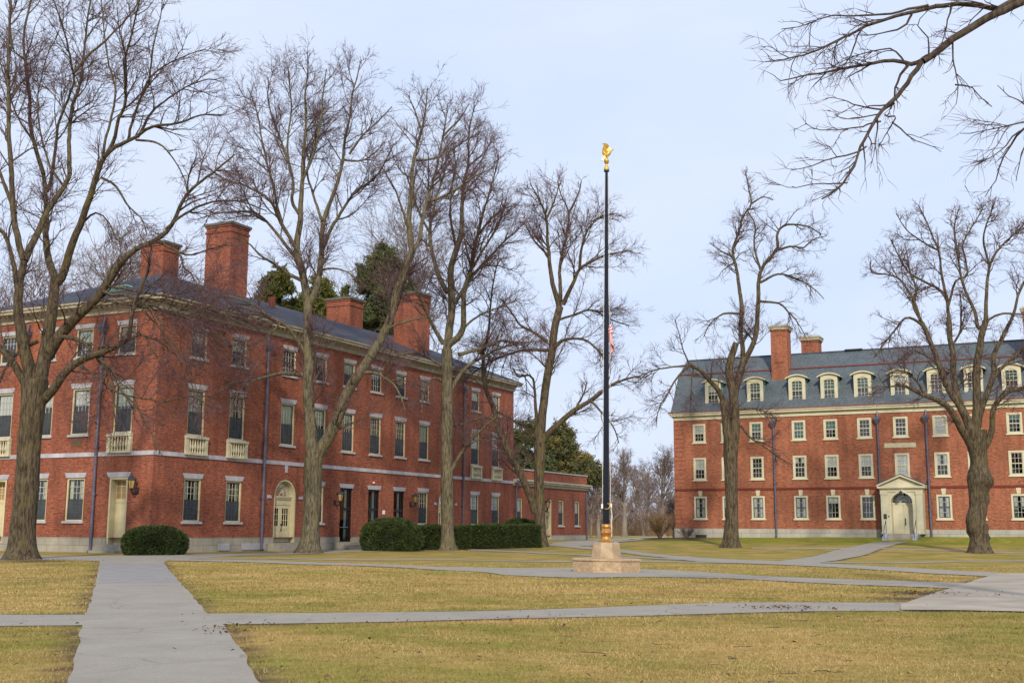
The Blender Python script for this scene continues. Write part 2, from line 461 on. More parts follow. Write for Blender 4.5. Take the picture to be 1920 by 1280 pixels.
# ------------------------------------------------------------------ paths (traced edges, laid on the terrain)
def resamp(pts, n):
    p = np.asarray(pts, float)
    d = np.concatenate([[0], np.cumsum(np.hypot(*(p[1:] - p[:-1]).T))])
    t = np.linspace(0, d[-1], n)
    return np.stack([np.interp(t, d, p[:, k]) for k in range(p.shape[1])], 1)

PATHS = []      # (name, left edge world xy, right edge world xy)
def path_px(left, right, n=60):
    Lw = np.array([gpt(*p)[:2] for p in left]); Rw = np.array([gpt(*p)[:2] for p in right])
    return resamp(Lw, n), resamp(Rw, n)

def m_path():
    m, t, b = mat('path_asphalt')
    c = t.nodes.new('ShaderNodeTexCoord')
    n1 = noise(t, 0.8, 7, 0.75, vec=c.outputs['Object'])
    n2 = noise(t, 40, 3, 0.7, vec=c.outputs['Object'])
    col = ramp(t, n1, [(0.28, (0.255, 0.228, 0.188)), (0.5, (0.305, 0.275, 0.232)), (0.75, (0.35, 0.318, 0.272))])
    col = mixc(t, 0.55, col, ramp(t, n2, [(0.3, (0.62, 0.62, 0.62)), (0.7, (1.25, 1.25, 1.25))]), 'MULTIPLY')
    n3 = noise(t, 1.7, 5, 0.75, vec=c.outputs['Object'])
    col = mixc(t, ramp(t, n3, [(0.62, (0, 0, 0)), (0.72, (0.5, 0.5, 0.5))]), col, (0.23, 0.19, 0.13))
    vo = t.nodes.new('ShaderNodeTexVoronoi'); vo.feature = 'DISTANCE_TO_EDGE'; vo.inputs['Scale'].default_value = 0.33
    wv = t.nodes.new('ShaderNodeMix'); wv.data_type = 'RGBA'; wv.blend_type = 'ADD'; wv.inputs[0].default_value = 0.55
    nw = t.nodes.new('ShaderNodeTexNoise'); nw.inputs['Scale'].default_value = 1.6; nw.inputs['Detail'].default_value = 5
    t.links.new(c.outputs['Object'], nw.inputs['Vector']); t.links.new(c.outputs['Object'], wv.inputs[6]); t.links.new(nw.outputs['Color'], wv.inputs[7])
    t.links.new(wv.outputs[2], vo.inputs['Vector'])
    ck = ramp(t, vo.outputs['Distance'], [(0.0, (0.55, 0.53, 0.5)), (0.006, (1, 1, 1))])
    col = mixc(t, 0.8, col, ck, 'MULTIPLY')
    t.links.new(col, b.inputs['Base Color']); b.inputs['Roughness'].default_value = 0.9
    b.inputs['Specular IOR Level'].default_value = 0.2
    bump(t, b, n2, 0.5, 0.01)
    return m
M['path'] = m_path()
M['plaza'] = simple('tan_paving', (0.33, 0.285, 0.225), .9, var=.25, scale=.6)

spec_paths = [
    # main walk to the hall
    ('path', [(128, 1330), (132, 1280), (143, 1220), (152, 1172), (166, 1140), (180, 1090), (187, 1056), (186, 1043)],
             [(510, 1330), (490, 1280), (450, 1215), (420, 1172), (388, 1150), (350, 1105), (318, 1070), (306, 1054), (330, 1043)]),
    # foreground cross walk
    ('path', [(-160, 1150), (0, 1152.5), (165, 1152), (385, 1150), (600, 1149), (800, 1147), (960, 1144), (1210, 1135), (1410, 1129), (1560, 1129), (1730, 1129)],
             [(-160, 1175), (0, 1173.5), (150, 1172), (420, 1171), (700, 1166), (800, 1164), (960, 1159), (1210, 1154), (1385, 1149), (1560, 1145), (1730, 1145)]),
    # walk along the front of the hall
    ('path', [(-160, 1042), (60, 1041), (186, 1041.5), (330, 1039.5), (440, 1037.5), (551, 1035), (640, 1027.5), (760, 1027)],
             [(-160, 1050), (60, 1049), (186, 1051), (300, 1050.5), (440, 1042), (560, 1038), (700, 1033), (830, 1030)]),
    # thin walk across the lawn
    ('path', [(330, 1045.2), (440, 1045.4), (820, 1048.0), (1114, 1051.2), (1300, 1052.6), (1540, 1053.4), (1920, 1050.0), (2100, 1048)],
             [(330, 1046.8), (440, 1047), (820, 1049.8), (1114, 1053.2), (1300, 1054.4), (1540, 1055.6), (1920, 1052.2), (2100, 1050)]),
    # walk to the flagpole and on to the plaza
    ('path', [(290, 1045.5), (440, 1049.5), (658, 1056), (800, 1062), (964, 1064.5), (1083, 1064), (1200, 1066.5), (1310, 1071.5), (1410, 1079), (1610, 1087), (1830, 1094)],
             [(290, 1050), (440, 1053), (658, 1060), (800, 1067), (905, 1072), (944, 1078), (1081, 1083), (1200, 1081.5), (1390, 1085), (1610, 1096.5), (1830, 1105)]),
    # third walk behind the pedestal
    ('path', [(877, 1029), (1000, 1034), (1114, 1040), (1240, 1045.8), (1330, 1048.5)],
             [(877, 1031.6), (1000, 1036.6), (1114, 1042.6), (1240, 1048), (1330, 1051.5)]),
    # diagonal walk from the road to the plaza
    ('path', [(1030, 1019), (1114, 1026), (1167, 1030), (1310, 1045), (1460, 1052), (1660, 1062.5), (1880, 1074)],
             [(1030, 1022), (1114, 1030.5), (1167, 1036), (1310, 1053), (1460, 1058.5), (1660, 1069.5), (1880, 1082)]),
    # walk to the dormitory steps
    ('path', [(1650, 1016), (1560, 1033), (1455, 1053)], [(1702, 1016), (1640, 1033), (1535, 1056)]),
    # thin walk in front of the dormitory
    ('path', [(1410, 1025.8), (1560, 1026.5), (1661, 1027), (1920, 1034.5), (2060, 1038)],
             [(1410, 1027.6), (1560, 1028.4), (1661, 1029), (1920, 1036.6), (2060, 1040.5)]),
    # paved plaza at the right edge
    ('plaza', [(1690, 1134), (1752, 1113), (1800, 1098), (1850, 1082), (1872, 1075.5), (1960, 1074), (2200, 1073)],
              [(1690, 1145), (1750, 1145), (1810, 1145.5), (1870, 1147), (1930, 1148), (2020, 1150), (2200, 1154)]),
    # back road past the annex
    ('road', [(1036, 1018), (1075, 1014), (1128, 1010.5), (1180, 1008.2), (1233, 1005.6), (1250, 1004.6)],
             [(1036, 1023), (1114, 1023), (1135, 1019), (1195, 1013), (1225, 1009.5), (1250, 1008)]),
]
for nme, lf, rg in spec_paths:
    PATHS.append((nme, *path_px(lf, rg, 70)))

def ragged(P, amp, seed):
    rr = np.random.default_rng(seed)
    n = len(P)
    w_ = rr.normal(size=(n, 2)); w_ = (w_ + 2 * np.roll(w_, 1, 0) + 2 * np.roll(w_, 2, 0) + np.roll(w_, 3, 0)) / 3.2 * amp
    return P + w_
PATH_POLY = []
PATH_RANK = [2, 1, 0, 3, 4, 5, 6, 7, 0, 8, 7]
for k, (nme, lw, rw) in enumerate(PATHS):
    dmean = np.mean(lw[:, 1])
    n = 40 if nme == 'plaza' else int(min(400, max(70, np.sum(np.hypot(*(lw[1:] - lw[:-1]).T)) / 0.25)))
    amp = 0.012
    lw = ragged(resamp(lw, n), amp, k); rw = ragged(resamp(rw, n), amp, 50 + k)
    PATH_POLY.append(np.concatenate([resamp(lw, 60), resamp(rw, 60)[::-1]]))
    mseg = int(max(3, min(14, np.mean(np.hypot(*(lw - rw).T)) / 0.6)))
    T = np.linspace(0, 1, mseg + 1)
    G = lw[:, None, :] * (1 - T)[None, :, None] + rw[:, None, :] * T[None, :, None]
    z = terrain(G[..., 0], G[..., 1]) + 0.005 + 0.0025 * PATH_RANK[k]
    V = np.concatenate([G, z[..., None]], 2).reshape(-1, 3)
    idx = np.arange(n * (mseg + 1)).reshape(n, mseg + 1)
    q = np.stack([idx[:-1, :-1], idx[:-1, 1:], idx[1:, 1:], idx[1:, :-1]], -1).reshape(-1, 4)
    o = link(nme, np_mesh(nme, V, q, M['plaza' if nme == 'plaza' else 'path'], True))
    tag(o, kind='structure')

_lw, _rw = path_px([(183, 1093), (185, 1075), (187, 1056)], [(342, 1093), (325, 1075), (309, 1056)], 12)
_T = np.linspace(0.02, .98, 6); _G = _lw[:, None] * (1 - _T)[None, :, None] + _rw[:, None] * _T[None, :, None]
_V = np.concatenate([_G, (terrain(_G[..., 0], _G[..., 1]) + 0.005 + 0.0025 * 2 + .002)[..., None]], 2).reshape(-1, 3)
_i = np.arange(72).reshape(12, 6)
M['patch'] = simple('dark_asphalt_patch', (0.25, 0.235, 0.225), .9, var=.15, scale=1.5)
tag(link('path', np_mesh('path', _V, np.stack([_i[:-1, :-1], _i[:-1, 1:], _i[1:, 1:], _i[1:, :-1]], -1).reshape(-1, 4), M['patch'], True)), kind='structure')

def in_paths(X, Y):
    res = np.zeros(len(X), bool)
    for poly in PATH_POLY:
        bx0, by0 = poly.min(0); bx1, by1 = poly.max(0)
        sel = np.where((X > bx0) & (X < bx1) & (Y > by0) & (Y < by1) & ~res)[0]
        if not len(sel): continue
        x = X[sel]; y = Y[sel]; ins = np.zeros(len(sel), bool)
        for i in range(len(poly)):
            x1, y1 = poly[i]; x2, y2 = poly[(i + 1) % len(poly)]
            c = (y1 > y) != (y2 > y)
            if abs(y2 - y1) > 1e-9:
                ins ^= c & (x < (x2 - x1) * (y - y1) / (y2 - y1) + x1)
        res[sel] |= ins
    return res
def path_dist(X, Y):
    d2 = np.full(len(X), 1e9)
    for poly in PATH_POLY:
        bx0, by0 = poly.min(0) - 1.5; bx1, by1 = poly.max(0) + 1.5
        sel = np.where((X > bx0) & (X < bx1) & (Y > by0) & (Y < by1))[0]
        if not len(sel): continue
        P = np.stack([X[sel], Y[sel]], 1); best = d2[sel]
        for i in range(len(poly)):
            a = poly[i]; e = poly[(i + 1) % len(poly)] - a
            t = np.clip(((P - a) @ e) / (e @ e + 1e-9), 0, 1)
            q = P - a - t[:, None] * e
            best = np.minimum(best, (q * q).sum(1))
        d2[sel] = best
    return np.sqrt(d2)

# ------------------------------------------------------------------ lawn (one sheet to the horizon)
def grow_axis(lo, hi, step, far):
    c = list(np.arange(lo, hi + 1e-6, step)); s = step
    while c[-1] < far: s *= 1.35; c.append(c[-1] + s)
    s = step
    while c[0] > -far: s *= 1.35; c.insert(0, c[0] - s)
    return np.array(c)
gx = grow_axis(-44, 62, 0.36, 3000)
ya = np.concatenate([np.arange(8, 50, 0.3), np.arange(50, 128, 0.5)])
s_ = 0.5; yl = list(ya)
while yl[-1] < 3000: s_ *= 1.3; yl.append(yl[-1] + s_)
s_ = 0.3
while yl[0] > -800: s_ *= 1.4; yl.insert(0, yl[0] - s_)
gy = np.array(yl)
GX, GY = np.meshgrid(gx, gy)
GZ = terrain(GX, GY)
nx, ny = len(gx), len(gy)
gi = np.arange(nx * ny).reshape(ny, nx)
gq = np.stack([gi[:-1, :-1], gi[:-1, 1:], gi[1:, 1:], gi[1:, :-1]], -1).reshape(-1, 4)
def m_lawn():
    m, t, b = mat('winter_lawn')
    c = t.nodes.new('ShaderNodeTexCoord')
    at_b = t.nodes.new('ShaderNodeAttribute'); at_b.attribute_name = 'bare'
    at_g = t.nodes.new('ShaderNodeAttribute'); at_g.attribute_name = 'green'
    n1 = noise(t, 0.42, 6, 0.7, vec=c.outputs['Object'])
    n2 = noise(t, 1.7, 6, 0.75, vec=c.outputs['Object'])
    n3 = noise(t, 26, 4, 0.75, vec=c.outputs['Object'])
    tan = ramp(t, n2, [(0.3, (0.24, 0.16, 0.052)), (0.5, (0.39, 0.257, 0.088)), (0.72, (0.48, 0.335, 0.135))])
    olive = ramp(t, n2, [(0.3, (0.15, 0.125, 0.028)), (0.52, (0.225, 0.185, 0.045)), (0.72, (0.32, 0.255, 0.08))])
    col = mixc(t, ramp(t, n1, [(0.42, (0.05, 0.05, 0.05)), (0.58, (0.95, 0.95, 0.95))]), tan, olive)
    grn = ramp(t, n2, [(0.3, (0.13, 0.155, 0.015)), (0.7, (0.24, 0.25, 0.03))])
    col = mixc(t, at_g.outputs['Fac'], col, grn)
    soil = ramp(t, n2, [(0.3, (0.06, 0.036, 0.022)), (0.7, (0.14, 0.09, 0.055))])
    mm = t.nodes.new('ShaderNodeMath'); mm.operation = 'MULTIPLY_ADD'; mm.inputs[1].default_value = 1.6
    sh = t.nodes.new('ShaderNodeMath'); sh.operation = 'MULTIPLY_ADD'; sh.inputs[1].default_value = 1.5; sh.inputs[2].default_value = -1.05; sh.use_clamp = False
    t.links.new(n3, sh.inputs[0]); t.links.new(at_b.outputs['Fac'], mm.inputs[0]); t.links.new(sh.outputs[0], mm.inputs[2])
    mm.use_clamp = True
    col = mixc(t, mm.outputs[0], col, soil)
    col = mixc(t, 0.6, col, ramp(t, n3, [(0.25, (0.5, 0.48, 0.45)), (0.5, (1, 1, 1)), (0.75, (1.35, 1.35, 1.3))]), 'MULTIPLY')
    t.links.new(col, b.inputs['Base Color']); b.inputs['Roughness'].default_value = 0.95
    b.inputs['Specular IOR Level'].default_value = 0.1
    bump(t, b, n3, 0.7, 0.03)
    return m
M['lawn'] = m_lawn()
lawn = link('lawn', np_mesh('lawn', np.stack([GX, GY, GZ], -1), gq, M['lawn'], True))
tag(lawn, kind='structure')
fx, fy = GX.ravel(), GY.ravel()
pd = path_dist(fx, fy)
bare = np.exp(-(pd / 0.30) ** 2) * 0.8
def vnoise(x, y, seed):
    xi = np.floor(x).astype(np.int64); yi = np.floor(y).astype(np.int64); fx_, fy_ = x - xi, y - yi
    fx_ = fx_ * fx_ * (3 - 2 * fx_); fy_ = fy_ * fy_ * (3 - 2 * fy_)
    def h(a, b):
        n_ = (a * 374761393 + b * 668265263 + seed * 974711) & 0xffffffff
        n_ = ((n_ ^ (n_ >> 13)) * 1274126177) & 0xffffffff
        return ((n_ ^ (n_ >> 16)) & 0xffff) / 65535.0
    return (h(xi, yi) * (1 - fx_) + h(xi + 1, yi) * fx_) * (1 - fy_) + (h(xi, yi + 1) * (1 - fx_) + h(xi + 1, yi + 1) * fx_) * fy_
def lumps(x, y, f, s):
    """patchy fractal field 0..1, feature size about 1/f metres"""
    k = int(s * 10); v = 0; a = 0.5; t_ = 0
    for o_ in range(4):
        v = v + a * vnoise(x * f * 2 ** o_ + 17.3 * o_ + 500, y * f * 2 ** o_ + 9.1 * o_ + 500, k + o_); t_ += a; a *= 0.6
    return np.clip((v / t_ - 0.5) * 2.4 + 0.5, 0, 1)
bare *= 0.35 + 0.9 * lumps(fx, fy, 1.1, 2.0)
BARE_SPOTS = [(45, 1052, 1.6, 0.9), (110, 1058, 1.6, .45), (578, 1038, 1.3, .7), (840, 1031, 1.5, .6), (1012, 1025, 1.5, .6), (1371, 1026, 1.2, .5), (1838, 1037, 1.4, .5),
              (1735, 1112, 1.2, .9), (1700, 1122, 1.0, .8), (1180, 1095, .8, .35), (310, 1005 + 33, 3.0, .5), (60, 1085, 2.6, .35),
              (1240, 1008, 4, .9), (1290, 1008.5, 3.5, .8), (750, 1033, 3, .7), (930, 1029, 4, .6), (1470, 1141, .5, .7)]
for px, py, rad, amt in BARE_SPOTS:
    g = gpt(px, py)
    bare = np.maximum(bare, amt * np.exp(-(((fx - g[0]) ** 2 + (fy - g[1]) ** 2) / rad ** 2)))
sC = -((fx - C0[0]) * AV[0] + (fy - C0[1]) * AV[1]); uC = (fx - C0[0]) * CV[0] + (fy - C0[1]) * CV[1]
green = sstep(16, 5, sC) * sstep(-10, 2, uC) * sstep(60, 50, uC) * (0.6 + 0.4 * lumps(fx, fy, 0.35, 1.0))
green = np.maximum(green, 0.45 * np.exp(-((fy - 17) / 9) ** 2) * sstep(2, 8, fx) * lumps(fx, fy, 0.5, 4.0))
green = np.maximum(green, 0.55 * lumps(fx, fy, 0.3, 7.0) * lumps(fx, fy, 1.1, 8.0))
for nm, arr in (('bare', bare), ('green', green)):
    a_ = lawn.data.attributes.new(nm, 'FLOAT', 'POINT'); a_.data.foreach_set('value', arr.astype(np.float32))

# ------------------------------------------------------------------ facade builder
def wall_face(mb, T, u0, u1, z0, z1, ops, rev=0.22, m=0):
    """flat wall with openings. ops: (ua, ub, za, zb, arch). T(u, d, z) -> xyz, d outward"""
    us = sorted({u0, u1, *[o[0] for o in ops], *[o[1] for o in ops]})
    zs = sorted({z0, z1, *[o[2] for o in ops], *[o[3] for o in ops]})
    for j in range(len(zs) - 1):
        run = None
        for i in range(len(us) - 1):
            cu, cz = (us[i] + us[i + 1]) / 2, (zs[j] + zs[j + 1]) / 2
            hole = any(o[0] < cu < o[1] and o[2] < cz < o[3] for o in ops)
            if hole:
                if run is not None:
                    mb.poly([T(run, 0, zs[j]), T(us[i], 0, zs[j]), T(us[i], 0, zs[j + 1]), T(run, 0, zs[j + 1])], m); run = None
            elif run is None: run = us[i]
        if run is not None:
            mb.poly([T(run, 0, zs[j]), T(us[-1], 0, zs[j]), T(us[-1], 0, zs[j + 1]), T(run, 0, zs[j + 1])], m)
    for o in ops:
        ua, ub, za, zb = o[:4]
        arch = len(o) > 4 and o[4]
        rv = o[5] if len(o) > 5 else rev
        zt = zb - (ub - ua) / 2 if arch else zb
        mb.poly([T(ua, 0, za), T(ua, -rv, za), T(ua, -rv, zt), T(ua, 0, zt)], m)
        mb.poly([T(ub, 0, za), T(ub, -rv, za), T(ub, -rv, zt), T(ub, 0, zt)], m)
        mb.poly([T(ua, 0, za), T(ub, 0, za), T(ub, -rv, za), T(ua, -rv, za)], m)
        if not arch:
            mb.poly([T(ua, 0, zb), T(ub, 0, zb), T(ub, -rv, zb), T(ua, -rv, zb)], m)
        else:
            c, r_ = (ua + ub) / 2, (ub - ua) / 2
            n = 16
            P = [(c - r_ * math.cos(math.pi * k / n), zt + r_ * math.sin(math.pi * k / n)) for k in range(n + 1)]
            for k in range(n):
                (a0, b0), (a1, b1) = P[k], P[k + 1]
                mb.poly([T(a0, 0, b0), T(a1, 0, b1), T(a1, 0, zb), T(a0, 0, zb)], m)
                mb.poly([T(a0, 0, b0), T(a1, 0, b1), T(a1, -rv, b1), T(a0, -rv, b0)], m)

# window parts in their own frame: x across, -y towards the viewer, z up from the bottom of the opening
_wcache = {}
def window_meshes(w, h, cw, sashm, nx, nz, frame_m, shade, lintel, sill, screen, arch=False, proud=-0.06):
    """returns dict name -> mesh"""
    key = (w, h, cw, sashm, nx, nz, frame_m, shade, lintel, sill, screen, arch, proud)
    if key in _wcache: return _wcache[key]
    d = {}
    y0, y1 = -proud, -proud + 0.14          # casing front / back (positive y = into the wall)
    f = MB()
    f.box(-w / 2, -w / 2 + cw, y0, y1, 0, h); f.box(w / 2 - cw, w / 2, y0, y1, 0, h)
    f.box(-w / 2 + cw, w / 2 - cw, y0, y1, h - cw, h); f.box(-w / 2 + cw, w / 2 - cw, y0, y1, 0, cw * 0.7)
    iw, z0, z1 = w - 2 * cw, cw * 0.7, h - cw
    if arch:      # segmental head: fill the corners
        n = 8; ri = iw / 2; rise = 0.16
        for k in range(n):
            xa, xb = -ri + 2 * ri * k / n, -ri + 2 * ri * (k + 1) / n
            za, zb = z1 - rise * (xa / ri) ** 2, z1 - rise * (xb / ri) ** 2
            f.poly([(xa, y0 + .01, za), (xb, y0 + .01, zb), (xb, y0 + .01, z1), (xa, y0 + .01, z1)])
    d['window'] = f.mesh('window', M[frame_m])
    s = MB(); zm = (z0 + z1) / 2; sw = 0.055
    for (a, b_, yy) in ((zm - 0.02, z1, y0 + 0.06), (z0, zm + 0.02, y0 + 0.035)):
        s.box(-iw / 2, -iw / 2 + sw, yy, yy + 0.05, a, b_); s.box(iw / 2 - sw, iw / 2, yy, yy + 0.05, a, b_)
        s.box(-iw / 2 + sw, iw / 2 - sw, yy, yy + 0.05, a, a + sw); s.box(-iw / 2 + sw, iw / 2 - sw, yy, yy + 0.05, b_ - sw, b_)
        for i in range(1, nx):
            x = -iw / 2 + sw + (iw - 2 * sw) * i / nx
            s.box(x - 0.014, x + 0.014, yy + 0.008, yy + 0.04, a + sw, b_ - sw, 1)
        for j in range(1, nz):
            z = a + sw + (b_ - a - 2 * sw) * j / nz
            s.box(-iw / 2 + sw, iw / 2 - sw, yy + 0.01, yy + 0.038, z - 0.014, z + 0.014, 1)
    if screen:
        s.poly([(-iw / 2 + .03, y0 + 0.02, z0 + .03), (iw / 2 - .03, y0 + 0.02, z0 + .03), (iw / 2 - .03, y0 + 0.02, zm), (-iw / 2 + .03, y0 + 0.02, zm)], 2)
    d['sash'] = s.mesh('sash', [M[sashm], M['muntin'], M['screen']])
    g = MB()
    g.poly([(-iw / 2 + sw, y0 + .085, zm), (iw / 2 - sw, y0 + .085, zm), (iw / 2 - sw, y0 + .085, z1 - sw), (-iw / 2 + sw, y0 + .085, z1 - sw)])
    g.poly([(-iw / 2 + sw, y0 + .06, z0 + sw), (iw / 2 - sw, y0 + .06, z0 + sw), (iw / 2 - sw, y0 + .06, zm), (-iw / 2 + sw, y0 + .06, zm)])
    d['pane'] = g.mesh('pane', M['glass'])
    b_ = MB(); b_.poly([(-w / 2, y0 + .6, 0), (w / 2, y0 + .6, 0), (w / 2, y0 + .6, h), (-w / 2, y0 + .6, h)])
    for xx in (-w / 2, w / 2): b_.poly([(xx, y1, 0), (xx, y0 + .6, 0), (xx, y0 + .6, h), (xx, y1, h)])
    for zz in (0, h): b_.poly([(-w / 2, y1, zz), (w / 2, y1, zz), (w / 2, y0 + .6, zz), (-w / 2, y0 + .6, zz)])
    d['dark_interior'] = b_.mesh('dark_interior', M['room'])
    if shade:
        kind, low, sides = shade
        q = MB(); yy = y0 + 0.115
        if sides:      # two curtain panels
            for sg in (-1, 1):
                xs = np.linspace(0, iw * 0.3, 9)
                for i in range(8):
                    q.poly([(sg * (iw / 2 - xs[i]), yy + 0.03 * (i % 2), z1 - (z1 - z0) * low), (sg * (iw / 2 - xs[i + 1]), yy + 0.03 * ((i + 1) % 2), z1 - (z1 - z0) * low),
                            (sg * (iw / 2 - xs[i + 1]), yy + 0.03 * ((i + 1) % 2), z1), (sg * (iw / 2 - xs[i]), yy + 0.03 * (i % 2), z1)])
        else:
            q.poly([(-iw / 2 + .01, yy, z1 - (z1 - z0) * low), (iw / 2 - .01, yy, z1 - (z1 - z0) * low), (iw / 2 - .01, yy, z1), (-iw / 2 + .01, yy, z1)])
        d['curtain' if sides else 'blind'] = q.mesh('curtain' if sides else 'blind', SHADES[kind])
    if lintel:
        q = MB(); lw = lintel
        q.prism([(-w / 2 - .02, h), (w / 2 + .02, h), (w / 2 + .16, h + lw), (-w / 2 - .16, h + lw)], lambda a, b2, dd: (a, -dd, b2), -0.1, 0.035)
        d['lintel'] = q.mesh('lintel', M['stone'])
    if sill:
        q = MB(); ov, th, mt = sill
        q.frustum(-w / 2 - ov, w / 2 + ov, -0.10, 0.1, -th, -w / 2 - ov, w / 2 + ov, -0.09, 0.1, -0.0)
        d['sill'] = q.mesh('sill', M[mt])
    _wcache[key] = d
    return d

def place_window(parent, meshes, loc, rz=0.0):
    wdw = link('window', meshes['window'], parent, loc, rz)
    for k, me in meshes.items():
        if k != 'window': link(k, me, wdw)
    return wdw

def pipe_part(parent, T, u, z0, z1, hopper=True, r_=0.09, bands=()):
    p = MB(); d = 0.16
    p.tube([T(u, d, z0 + .12), T(u, d, z1)], r_, 10)
    p.tube([T(u, d, z0 + .14), T(u, d + .14, z0 - .02)], r_ * 1.02, 8)
    for zb in bands:
        p.tube([T(u, d, zb - .08), T(u, d, zb + .08)], r_ * 1.35, 10)
        p.tube([T(u - .2, d - .11, zb), T(u + .2, d - .11, zb)], 0.03, 6)
    if hopper:
        for (ha, hb, za, zb) in ((.11, .24, z1 - .05, z1 + .28), (.26, .27, z1 + .28, z1 + .5)):
            c = [[T(u + sx * hh, d + sd * hh, zz) for sx, sd in ((-1, -1), (1, -1), (1, 1), (-1, 1))] for hh, zz in ((ha, za), (hb, zb))]
            for i in range(4): p.poly([c[0][i], c[0][(i + 1) % 4], c[1][(i + 1) % 4], c[1][i]])
            p.poly(c[0]); p.poly(c[1])
        p.tube([T(u, d, z1 + .45), T(u, d * .4, z1 + .95)], r_ * .9, 8)
    return p.build('downpipe', M['pipe'], parent)

def lantern(loc, rz, label, scale=1.0, big=True, glass='amber'):
    """wall lantern; local -y is outward from the wall"""
    o = empty('wall_lantern', loc, rz); tag(o, label, 'lantern', 'lanterns on the walls of the long brick hall')
    s = scale
    b = MB(); b.box(-.13 * s, .13 * s, -.05, 0.02, -.28 * s, .08 * s)
    b.tube([(0, -.03, -.2 * s), (0, -.2 * s, -.32 * s), (0, -.42 * s, -.22 * s), (0, -.45 * s, -.02 * s)], [.05 * s, .045 * s, .04 * s, .05 * s], 8)
    b.lathe([(0.0, -.36 * s), (.05 * s, -.3 * s), (.02 * s, -.2 * s)], 0, -.22 * s, 8)
    b.build('bracket', M['black'], o)
    c = MB(); cx, cy = 0, -.45 * s
    c.lathe([(.14 * s, -.02 * s), (.17 * s, .0), (.14 * s, .03 * s)], cx, cy, 6, smooth=False)
    for i in range(6):
        t = math.pi / 3 * i
        c.tube([(cx + .13 * s * math.cos(t), cy + .13 * s * math.sin(t), .02 * s), (cx + .23 * s * math.cos(t), cy + .23 * s * math.sin(t), .5 * s)], .014 * s, 5)
    c.lathe([(.25 * s, .49 * s), (.3 * s, .51 * s), (.22 * s, .62 * s), (.09 * s, .68 * s), (.03 * s, .72 * s), (.04 * s, .78 * s), (0, .82 * s)], cx, cy, 6, smooth=False)
    c.build('cage', M['iron'], o)
    g = MB(); g.lathe([(.0, .02 * s), (.12 * s, .02 * s), (.215 * s, .49 * s), (0, .49 * s)], cx, cy, 6, smooth=False)
    g.build('glass', M[glass], o)
    return o

# ================================================================== the long brick hall
RZ_A = math.atan2(AV[1], AV[0])
hall = empty('brick_hall', A0, RZ_A)
tag(hall, 'three storey red brick hall with low grey slate roof and tall brick chimneys', 'building')
LA, WA = 46.2, 15.3
TA = lambda u, d, z: (u, -d, z)
TB = lambda u, d, z: (-d, u, z)
TA2 = lambda u, d, z: (u, WA + d, z)
TB2 = lambda u, d, z: (LA + d, u, z)
colsA = [3.4, 7.15, 12.35, 15.95, 19.45, 23.05, 26.55, 30.15, 33.75, 38.8, 42.7]
colsB = [2.6, 6.1, 9.2, 12.75]
WW = 1.5
ZP = 0.88
# window rows: opening bottom, height
R1, H1, R2, H2, R3, H3 = 1.84, 2.56, 6.99, 2.82, 11.72, 1.76
opsA, opsB = [], []
for i, u in enumerate(colsA):
    opsA.append((u - WW / 2, u + WW / 2, R2, R2 + H2)); opsA.append((u - WW / 2 + .03, u + WW / 2 - .03, R3, R3 + H3))
    if i in (2, 8): continue
    if i in (4, 5, 6): opsA.append((u - .78, u + .78, ZP, 4.36, False, .3))
    else: opsA.append((u - WW / 2, u + WW / 2, R1, R1 + H1))
ARCH_R, ARCH_SP = 1.16, 3.55
for i in (2, 8): opsA.append((colsA[i] - ARCH_R, colsA[i] + ARCH_R, ZP, ARCH_SP + ARCH_R, True, 0.5))
for i, u in enumerate(colsB):
    opsB.append((u - WW / 2, u + WW / 2, R2, R2 + H2)); opsB.append((u - WW / 2 + .03, u + WW / 2 - .03, R3, R3 + H3))
    if i == 0 or i == 3: opsB.append((u - .72, u + .72, ZP, 4.38, False, .55))
    else: opsB.append((u - WW / 2, u + WW / 2, R1, R1 + H1))
mb = MB()
wall_face(mb, TA, 0, LA, ZP, 14.25, opsA); wall_face(mb, TB, 0, WA, ZP, 14.25, opsB)
wall_face(mb, TA2, 0, LA, ZP, 14.25, []); wall_face(mb, TB2, 0, WA, ZP, 14.25, [])
for u in (colsA[0], colsA[1], colsA[9], colsA[10]):       # relieving arches over the tall windows
    for k in range(14):
        t0, t1 = math.pi * k / 14, math.pi * (k + 1) / 14
        P = [(u + r_ * math.cos(t), 10.12 + .62 * r_ / .8 * math.sin(t)) for r_, t in ((.74, t0), (.92, t0), (.92, t1), (.74, t1))]
        mb.prism(P, lambda a, b, d: TA(a, d, b), -.02, .035)
for u in (colsB[0], colsB[3]):
    for k in range(14):
        t0, t1 = math.pi * k / 14, math.pi * (k + 1) / 14
        P = [(u + r_ * math.cos(t), 10.12 + .62 * r_ / .8 * math.sin(t)) for r_, t in ((.74, t0), (.92, t0), (.92, t1), (.74, t1))]
        mb.prism(P, lambda a, b, d: TB(a, d, b), -.02, .035)
for i in (2, 8):                                          # double brick ring round the arched doors
    u = colsA[i]
    for ra, rb, dp in ((1.16, 1.5, .02), (1.5, 1.62, .05)):
        for k in range(18):
            t0, t1 = math.pi * k / 18, math.pi * (k + 1) / 18
            P = [(u + r_ * math.cos(t), ARCH_SP + r_ * math.sin(t)) for r_, t in ((ra, t0), (rb, t0), (rb, t1), (ra, t1))]
            mb.prism(P, lambda a, b, d: TA(a, d, b), -.02, dp)
mb.build('wall', M['brickA'], hall)

